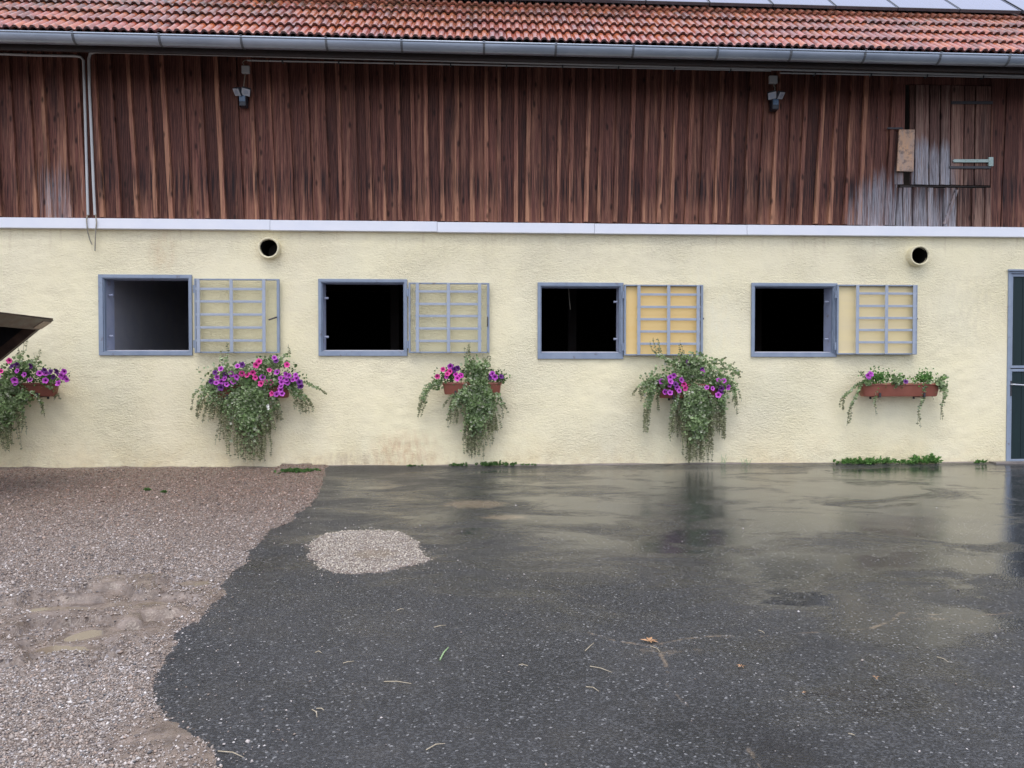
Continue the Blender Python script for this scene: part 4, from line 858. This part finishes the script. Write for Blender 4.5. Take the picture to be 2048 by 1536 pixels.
def plants(spec):
    a, b, zt, zb, bx_ = pbox(*spec['box']); GN = spec['nm']
    cx = (a + b) / 2
    tp = thing('trailing_plant', (cx, -.16, zt - .03), spec['tl'], 'trailing plant', 'trailing plants in the flower boxes'); L = Leaves(); S = MB()
    for (sx, sy, ex, ey, n, sp) in spec['strands']:
        for i in range(n):
            y1 = random.uniform(-.24, -.08); x0, z0 = W(sx + random.gauss(0, sp * .35), sy + random.gauss(0, 3), -.2); x1, z1 = W(ex + random.gauss(0, sp), ey - abs(random.gauss(0, 1)) * spec.get('ragged', 15), y1)
            strand(L, S, (x0, random.uniform(-.27, -.12), z0), (x1, y1, z1), lift=random.uniform(.0, .05), lsize=.036)
    for (px, py, rx, ry, n) in spec['clouds']:
        for i in range(int(n * 1.3)):
            r = min(1.15, abs(random.gauss(0, .5))); t = random.uniform(0, 6.283); yy = -.20 - .13 * max(0, 1 - r) * random.random() ** .5
            x, z = W(px + rx * r * math.cos(t), py + ry * r * math.sin(t), yy); L.leaf((x, yy, z), (random.uniform(-1, 1), random.uniform(-1, .1), random.uniform(-.6, .9)), random.uniform(.028, .052), lc('trail'))
    L.build('foliage', M['leaf'], tp); kind(obj('stems', S, M['stem'], tp), 'stuff')
    pt_ = thing('petunia', (cx + .02, -.17, zt - .03), spec['pl'], 'petunia', 'petunias in the flower boxes'); L = Leaves(); S = MB()
    for (px, py, rx, ry, n) in spec['pet']:
        for i in range(n):
            r = min(1.1, abs(random.gauss(0, .5))); t = random.uniform(0, 6.283); yy = -.17 - .12 * random.random()
            x, z = W(px + rx * r * math.cos(t), py + ry * r * math.sin(t), yy); L.leaf((x, yy, z), (random.uniform(-1, 1), random.uniform(-1, .1), random.uniform(-.3, 1)), random.uniform(.022, .040), lc(spec.get('pk', 'pet')), .34)
    for j in range(14):
        q = random.choice(spec['pet']); x, z = W(q[0] + random.uniform(-.6, .6) * q[2], q[1], -.2); S.tube([(min(max(x, a + .05), b - .05), -.16, zt - .03), (x, -.19, z)], .004, 4)
    L.build('foliage', M['leaf'], pt_); kind(obj('stems', S, M['stem'], pt_), 'stuff')
    for (px, py, m_) in spec['fl']: flower(px, py, m_, pt_, random.uniform(-.35, -.29), spec.get('fk', 1.0))
V, P_k, U, MG = 'violet', 'pink', 'purple', 'magenta'
def zx(x, y): return 150 + x / 3.072, 460 + y / 3.072
def fl(lst, f): return [(*f(x, y), m_) for x, y, m_ in lst]
A = fl([(868, 938, V), (932, 948, V), (900, 932, V), (838, 930, U), (872, 905, V), (918, 912, V), (960, 885, V), (972, 910, V), (990, 905, V), (972, 932, V), (895, 852, V), (998, 835, V), (1025, 828, U), (860, 875, U), (922, 888, U), (895, 970, U), (1025, 882, P_k), (1057, 890, P_k), (1092, 878, P_k), (1107, 908, P_k), (1140, 944, P_k), (1170, 934, P_k), (1200, 936, P_k), (1195, 860, P_k), (1130, 808, P_k), (1112, 830, P_k), (1302, 828, P_k), (1152, 905, V), (1240, 872, V), (1225, 785, V), (1235, 803, U), (1207, 1005, P_k), (1262, 908, V), (1295, 890, V), (1315, 895, V), (1298, 920, V), (1305, 938, V), (1338, 920, V), (1270, 935, V), (1265, 960, V), (1262, 980, V), (1272, 1005, V), (1237, 1008, V), (1362, 912, V), (1380, 935, U), (1385, 958, U), (1355, 890, V)], zx)
plants(dict(nm='1', box=(418, 578, 770, 796, 'terracotta box hidden under the fullest petunias, below the leftmost whole shutter', 'terra_dark'), tl='bushy grey green trailing plant with a broad beard nearly reaching the gravel', pl='dense mixed pink and violet petunia mound below the leftmost shutter', 
    strands=[(500, 775, 500, 925, 44, 22), (480, 780, 470, 890, 22, 20), (520, 780, 530, 872, 22, 14), (540, 785, 556, 850, 5, 10), (440, 770, 402, 845, 10, 12), (450, 775, 440, 850, 10, 12), (430, 765, 430, 830, 8, 14), (570, 770, 612, 830, 11, 9), (585, 765, 648, 796, 2, 3), (575, 765, 590, 830, 3, 6), (455, 730, 445, 712, 2, 6), (560, 725, 575, 712, 2, 6)],
    clouds=[(500, 790, 48, 50, 700), (470, 760, 60, 25, 350), (535, 765, 50, 24, 300), (500, 840, 36, 60, 420), (465, 745, 62, 20, 240), (540, 730, 45, 18, 200), (520, 795, 30, 45, 300)], pet=[(450, 765, 42, 22, 260), (520, 755, 70, 26, 380), (575, 765, 38, 26, 260), (545, 730, 40, 20, 140)], fl=A))
B = fl([(955, 798, P_k), (978, 845, MG), (1005, 778, V), (1030, 800, U), (1052, 790, U), (1040, 830, MG), (1062, 845, MG), (1050, 858, MG), (918, 845, P_k), (1000, 812, P_k), (985, 826, P_k), (1075, 838, MG), (1284, 826, V), (1302, 850, V), (1345, 845, U), (1272, 850, U)], lambda x, y: (600 + x / 3.34, 500 + y / 3.34))
plants(dict(nm='2', box=(884, 1004, 765, 789, 'short terracotta box with a pot end showing either side of a green cascade', 'terra'), tl='pale green trailing plant heaped over the middle of the short box', pl='small pink petunias at both ends of the short box beside the second shutter',
    strands=[(950, 770, 945, 920, 26, 10), (955, 775, 958, 900, 22, 14), (960, 780, 985, 868, 22, 10), (930, 780, 925, 850, 18, 12), (925, 790, 902, 862, 4, 6), (880, 765, 838, 838, 6, 4), (985, 790, 1005, 840, 3, 5), (935, 740, 940, 712, 4, 6), (970, 740, 972, 718, 4, 4)],
    clouds=[(955, 770, 34, 40, 800), (955, 810, 32, 36, 520), (950, 740, 26, 24, 320), (930, 790, 18, 24, 150), (975, 790, 18, 30, 200), (875, 768, 12, 16, 60), (950, 845, 26, 34, 220)], pet=[(898, 752, 28, 18, 260), (1000, 757, 20, 14, 180)], fl=B))
C = fl([(1028, 840, V), (1003, 852, V), (1007, 878, V), (1000, 902, V), (945, 878, V), (970, 948, V), (1003, 952, V), (1050, 918, V), (1063, 940, V), (1080, 868, V), (1040, 895, U), (1095, 898, P_k), (1105, 925, P_k), (1218, 800, U), (1218, 818, V), (1248, 918, V), (1288, 925, V), (1328, 868, V), (1362, 873, V), (1330, 905, V), (1345, 925, U), (1325, 968, V), (1392, 918, V), (1340, 950, U), (1125, 752, U)], lambda x, y: (1040 + x / 3.34, 500 + y / 3.34))
plants(dict(nm='3', box=(1317, 1452, 768, 796, 'terracotta box swallowed by greenery below the bright yellow shutter', 'terra_dark'), tl='huge arching trailing plant below the yellow shutter, wider than its box', pl='violet petunias peeping from greenery below the yellow shutter', ragged=17,
    strands=[(1385, 770, 1392, 930, 32, 14), (1380, 775, 1380, 890, 26, 20), (1400, 775, 1412, 880, 26, 16), (1360, 775, 1345, 880, 10, 6), (1320, 760, 1290, 868, 9, 5), (1320, 760, 1276, 805, 6, 6), (1325, 765, 1312, 828, 3, 4), (1440, 770, 1444, 882, 16, 6), (1450, 765, 1478, 835, 6, 7), (1440, 740, 1478, 756, 5, 5), (1420, 725, 1455, 742, 3, 4), (1370, 735, 1312, 706, 4, 6), (1380, 730, 1360, 690, 2, 4)],
    clouds=[(1385, 745, 70, 28, 720), (1330, 765, 44, 22, 300), (1395, 800, 34, 40, 560), (1440, 765, 34, 30, 300), (1385, 725, 44, 18, 300), (1395, 850, 28, 44, 380), (1300, 780, 16, 22, 80), (1440, 800, 16, 24, 90)], pet=[(1350, 775, 30, 18, 200), (1430, 768, 34, 20, 240)], fl=C))
Dd = fl([(822, 868, V), (838, 856, V), (828, 878, V), (1062, 906, U)], lambda x, y: (1480 + x / 3.2, 480 + y / 3.2))
plants(dict(nm='4', box=(1724, 1885, 767, 793, 'bare long terracotta box under the beige shutter, rim fully showing', 'terra'), tl='thin trailing plant with few long bare strands from the rightmost box', pl='sparse ferny petunia with three violet blooms in the rightmost box', ragged=5, pk='fern',
    strands=[(1728, 765, 1683, 822, 3, 3), (1730, 765, 1696, 855, 3, 2), (1753, 775, 1751, 838, 1, 1), (1845, 775, 1838, 858, 2, 1), (1883, 770, 1884, 842, 2, 1), (1886, 770, 1890, 820, 1, 1), (1864, 775, 1863, 806, 1, 1), (1793, 770, 1792, 782, 5, 6), (1852, 765, 1847, 785, 4, 6), (1872, 765, 1880, 785, 5, 6), (1735, 755, 1722, 748, 2, 3), (1885, 760, 1893, 756, 2, 2)],
    clouds=[(1735, 765, 12, 10, 50), (1795, 762, 18, 14, 120), (1880, 768, 14, 16, 90)], pet=[(1757, 756, 36, 20, 380), (1848, 756, 36, 18, 340), (1798, 762, 14, 12, 60)], fl=Dd))
E = fl([(70, 620, P_k), (5, 700, P_k), (130, 697, V), (185, 726, V), (230, 765, V), (118, 790, V), (110, 770, V), (305, 716, V), (350, 715, V), (348, 772, V), (385, 705, U), (408, 745, U), (445, 792, V), (468, 738, V), (490, 705, V), (435, 705, U), (90, 662, U), (130, 652, U), (232, 662, U), (510, 765, V), (490, 748, V), (340, 695, U), (-20, 740, V), (-60, 720, V), (-90, 760, P_k)], lambda x, y: (x / 3.84, 560 + y / 3.84))
plants(dict(nm='0', box=(-45, 108, 766, 793, 'terracotta box at the left picture edge behind the loader bucket', 'terra_dark'), tl='full green trailing plant at the left picture edge, strands reaching the ground', pl='violet petunias with one pink bloom at the left picture edge',
    strands=[(10, 775, 8, 905, 28, 14), (-25, 780, -30, 915, 24, 14), (20, 780, 30, 860, 14, 10), (45, 790, 45, 875, 4, 5), (70, 780, 88, 836, 3, 4), (105, 775, 114, 804, 5, 4), (110, 765, 142, 770, 2, 2), (40, 730, 46, 695, 3, 8), (60, 735, 72, 715, 4, 6)],
    clouds=[(20, 770, 44, 36, 620), (50, 735, 34, 18, 320), (10, 820, 30, 44, 420), (-30, 800, 40, 60, 420), (45, 795, 24, 20, 160)], pet=[(90, 758, 44, 20, 320), (45, 750, 40, 22, 240), (-30, 750, 40, 22, 160)], fl=E))
x, z = W(536, 812, -.33); wf = MB()
for k in range(7): a = k * .9; wf.face([(x, -.33, z), (x + .02 * math.cos(a), -.34, z + .024 * math.sin(a)), (x + .02 * math.cos(a + .7), -.335, z + .024 * math.sin(a + .7))]); wf.face([(x + .005, -.33, z - .03), (x + .005 + .018 * math.cos(a), -.345, z - .03 + .02 * math.sin(a)), (x + .005 + .018 * math.cos(a + .7), -.335, z - .03 + .02 * math.sin(a + .7))])
tag(obj('white_flower', wf, M['white']), 'little white bloom hanging in the beard of the leftmost full plant', 'flower')

# ------------------------------------------------------------------ weeds at the foot of the wall
def weed(px, py, w_, h_, n, label, big=.05, y=-.06, k='fern', ground=None):
    if ground: x, y = G(px, py); z = float(gravel_z(np.array([x]), np.array([y]))[0])
    else: x = W(px, py, y)[0]; z = .03
    L = Leaves()
    for i in range(n):
        bx = x + random.gauss(0, w_ * .42); by = y + (random.uniform(-.05, .03) if not ground else random.gauss(0, w_ * .25)); dd = Vector((random.gauss(0, .7), random.uniform(-.9, .3), random.uniform(.25, 1.3))).normalized(); m_ = h_ * random.uniform(.4, 1)
        for t in np.arange(.2, 1.01, .16):
            q = Vector((bx, by, z)) + dd * m_ * t + Vector((0, 0, -.25 * m_ * t * t)); 
            for sg in (-1, 1): L.leaf(q, dd + Vector((sg * .8, random.uniform(-.4, .2), .1)), big * random.uniform(.5, 1) * (1 - .4 * t), lc(k), .3)
    m_ = MB(); m_.v = L.v; m_.f = L.f; m_.m = [0] * len(L.f); o = obj('weed', m_, M['leaf'], colors=[(*c, 1) for c in L.c]); tag(o, label, 'weed', 'weeds along the foot of the wall')
weed(1740, 932, .62, .13, 110, 'long low bright green weed patch at the wall foot below the rightmost box', .045)
weed(1822, 931, .22, .07, 26, 'flat green weed between the long patch and the tall one', .04)
weed(1855, 930, .22, .17, 34, 'tallest bright green weed under the right end of the rightmost box', .06)
weed(1958, 926, .16, .07, 16, 'tiny weed at the wall foot next to the stable door', .035)
weed(985, 934, .20, .085, 44, 'dark green weed clump at the wall foot right of the second cascade', .035, k='pet')
weed(1018, 935, .10, .07, 18, 'small dark weed beside the clump right of the second cascade', .03, k='pet')
weed(912, 936, .16, .05, 24, 'low dark weed at the wall foot left of the second cascade', .03, k='pet')
weed(1058, 936, .14, .035, 14, 'flat dark weed at the wall foot under the third window', .025, k='pet')
weed(825, 937, .10, .03, 12, 'faint weed trace at the wall foot under the second shutter', .025, k='pet')
weed(596, 946, .26, .06, 130, 'flat green weed growing in the gravel near the asphalt corner', .035, k='pet', ground=True)
weed(294, 984, .022, .045, 34, 'tiny green tuft in the gravel, left of two', .02, k='pet', ground=True)
weed(328, 988, .022, .04, 30, 'tiny green tuft in the gravel, right of two', .02, k='pet', ground=True)
for (px, n, h, lb) in ((1445, 5, .16, 'thin grass blades at the wall foot right of the big cascade'), (1490, 6, .09, 'short yellowish grass at the wall foot under the fourth window')):
    g = MB(); x = W(px, 933)[0]
    for i in range(n): a = x + random.uniform(-.06, .06); t = random.uniform(-.05, .05); hh = h * random.uniform(.5, 1); g.hexa([(a, -.045, .03), (a + .006, -.045, .03), (a + t + .003, -.05, .03 + hh), (a + t, -.05, .03 + hh), (a, -.043, .03), (a + .006, -.043, .03), (a + t + .003, -.049, .03 + hh), (a + t, -.049, .03 + hh)])
    tag(obj('grass_tuft', g, M['bladeg']), lb, 'grass')

# ------------------------------------------------------------------ litter on the asphalt
def az(x, y): return float(asph_z(np.array([x]), np.array([y]))[0])
for (x0, y0, x1, y1, m_, lb) in ((880, 1320, 897, 1296, 'bladeg', 'single pale green grass blade on the asphalt near the middle'), (1180, 1332, 1224, 1345, 'straw', 'long pale straw right of the green grass blade'), (768, 1364, 823, 1368, 'straw', 'long bent straw lying below and left of the green blade'),
        (630, 1307, 643, 1308, 'straw', 'stubby pale straw left of the green blade'), (1170, 1302, 1188, 1286, 'straw', 'bent thin stalk up and right of the green blade'), (1172, 1373, 1198, 1383, 'straw', 'faint brown stalk below the long pale straw'), (633, 1418, 648, 1422, 'straw', 'short straw near the gravel, upper of a crossed pair'), (624, 1420, 634, 1436, 'straw', 'short straw near the gravel, lower of a crossed pair'),
        (436, 1503, 487, 1516, 'straw', 'pale twig at the corner where gravel meets asphalt, bottom left'), (852, 1500, 890, 1488, 'straw', 'brownish stalk at the bottom middle of the asphalt'), (1300, 1292, 1320, 1304, 'straw', 'straw beside the orange star-shaped leaf'), (1874, 1314, 1896, 1324, 'straw', 'curly straw on the right asphalt'), (1697, 1468, 1710, 1472, 'straw', 'short pale straw near the bottom right'), (1517, 1261, 1530, 1268, 'straw', 'short straw lying on the muddy seam'), (686, 1328, 708, 1324, 'straw', 'curved thin stalk below the gravel patch'), (794, 1222, 808, 1220, 'straw', 'small straw right below the gravel patch'), (1038, 1330, 1056, 1332, 'straw', 'faint straw between the green blade and the long straw'), (868, 1256, 892, 1252, 'straw', 'faint thin straw above the green blade')):
    (a, b), (c, d) = G(x0, y0), G(x1, y1); mx, my = (a + c) / 2 + random.uniform(-.008, .008), (b + d) / 2 + random.uniform(-.008, .008); t = MB(); r = .0019 if m_ == 'straw' else .004
    t.tube([(a, b, az(a, b) + .004), (mx, my, az(mx, my) + .009), (c, d, az(c, d) + .005)], [r, r, r * .5], 5); tag(obj('straw' if m_ == 'straw' else 'grass_sprig', t, M[m_]), lb, 'straw' if m_ == 'straw' else 'grass blade', 'straws on the asphalt' if m_ == 'straw' else None)
for (px, py, s, n, lb) in ((1299, 1283, .055, 7, 'orange star-shaped dead leaf at the joint of the muddy seams'), (1482, 1334, .028, 5, 'small faded leaf right of the muddy seam'), (1752, 1357, .036, 3, 'curled tan leaf on the right asphalt'), (1608, 1388, .020, 4, 'tiny reddish leaf scrap low on the right asphalt')):
    x, y = G(px, py); z = az(x, y); m_ = MB()
    for k in range(n):
        a = 6.28 * k / n + random.uniform(-.4, .4); l = s * random.uniform(.45, .95); m_.face([(x, y, z + .006), (x + l * .5 * math.cos(a - .35), y + l * .5 * math.sin(a - .35), z + .012), (x + l * math.cos(a), y + l * math.sin(a), z + .004 + .01 * random.random()), (x + l * .5 * math.cos(a + .35), y + l * .5 * math.sin(a + .35), z + .010)])
    tag(obj('dead_leaf', m_, M['deadleaf']), lb, 'leaf', 'dead leaves on the asphalt')

# ------------------------------------------------------------------ front loader reaching in from the left
YN, YFAR = -3.35, -1.5
def Bp(px, py): return W(px, py, YFAR)
tip, low, heel, back, top = Bp(106, 640), Bp(76, 660), Bp(0, 722), Bp(-230, 800), Bp(-260, 600)
ld = thing('front_loader', (tip[0] - 2.6, (YN + YFAR) / 2, 0), 'dark rusty loader bucket tip jutting in from the left edge', 'loader')
def prism(name, P, y0, y1, mat, par, bevel=.003):
    m_ = MB(); n = len(P); m_.face([(x, y0, z) for x, z in P]); m_.face([(x, y1, z) for x, z in P][::-1])
    for i in range(n): a, b = P[i], P[(i + 1) % n]; m_.face([(a[0], y0, a[1]), (a[0], y1, a[1]), (b[0], y1, b[1]), (b[0], y0, b[1])])
    return obj(name, m_, mat, par, bevel=bevel)
def off(p, q, d):
    e = Vector((q[0] - p[0], q[1] - p[1])).normalized(); n = Vector((-e.y, e.x)) * d; return [(p[0] + n.x, p[1] + n.y), (q[0] + n.x, q[1] + n.y)]
bucket = prism('bucket', [heel, low, tip, top, back], YFAR, YFAR + .02, M['rustin'], ld)
prism('bucket', [heel, low, tip, top, back], YN - .02, YN, M['rust'], bucket).name = 'side_plate'
def plate(p, q, mat, nm, t=.018, a=YN + .001, b=YFAR - .001):
    o_ = off(p, q, t); prism(nm, [p, q, o_[1], o_[0]], a, b, mat, bucket)
plate(low, tip, M['rust'], 'lip_plate', .02); plate(tip, top, M['rust'], 'shell_plate', -.018); plate(top, back, M['rust'], 'shell_plate'); plate(back, heel, M['rust'], 'shell_plate')
o2 = off(heel, low, .10); prism('rim', [heel, low, o2[1], o2[0]], YFAR - .03, YFAR - .002, M['rust'], bucket)
t1 = (tip[0] * .82 + low[0] * .18, tip[1] * .82 + low[1] * .18); t2 = (tip[0] * .15 + low[0] * .85, tip[1] * .15 + low[1] * .85)
wl = MB(); wl.hexa([(t2[0] + .004, -2.0, t2[1] - .006), (t1[0] + .004, -2.0, t1[1] - .006), (t1[0] + .001, -2.0, t1[1]), (t2[0] + .001, -2.0, t2[1])] + [(t2[0] + .004, YFAR - .004, t2[1] - .006), (t1[0] + .004, YFAR - .004, t1[1] - .006), (t1[0] + .001, YFAR - .004, t1[1]), (t2[0] + .001, YFAR - .004, t2[1])])
prism('worn_lip', [t2, t1, off(t2, t1, -.006)[1], off(t2, t1, -.006)[0]], YFAR - .13, YFAR + .022, M['edge'], bucket)
for yy in (YN + .35, YFAR - .45):
    am = MB(); am.tube([(back[0] + .1, yy, back[1] + .35), (back[0] - .7, yy, back[1] + .5), (back[0] - 2.1, yy, back[1] + .55)], .085, 4); obj('lift_arm', am, M['rust'], ld)
bx0 = back[0] - 3.0
hb = MB(); hb.box(bx0, bx0 + 1.9, YN + .45, YFAR - .55, .75, 1.55); obj('hood', hb, M['rust'], ld, bevel=.06)
mb_ = MB(); mb_.box(bx0 + .3, bx0 + .5, YN + .1, YFAR - .1, .6, 1.9); obj('mast', mb_, M['iron'], ld, bevel=.02)
for yy in (YN + .05, YFAR - .35):
    wm = MB(); rows = [[(bx0 + 1.3 + r * math.cos(a), y_, .42 + r * math.sin(a)) for a in [6.2832 * k / 32 for k in range(32)]] for r, y_ in ((.15, yy + .02), (.38, yy), (.44, yy + .05), (.44, yy + .25), (.38, yy + .3), (.15, yy + .28))]
    wm.grid(rows, 0, True); wm.face(rows[0]); wm.face(rows[-1][::-1]); obj('wheel', wm, M['rubber'], ld, smooth=False)
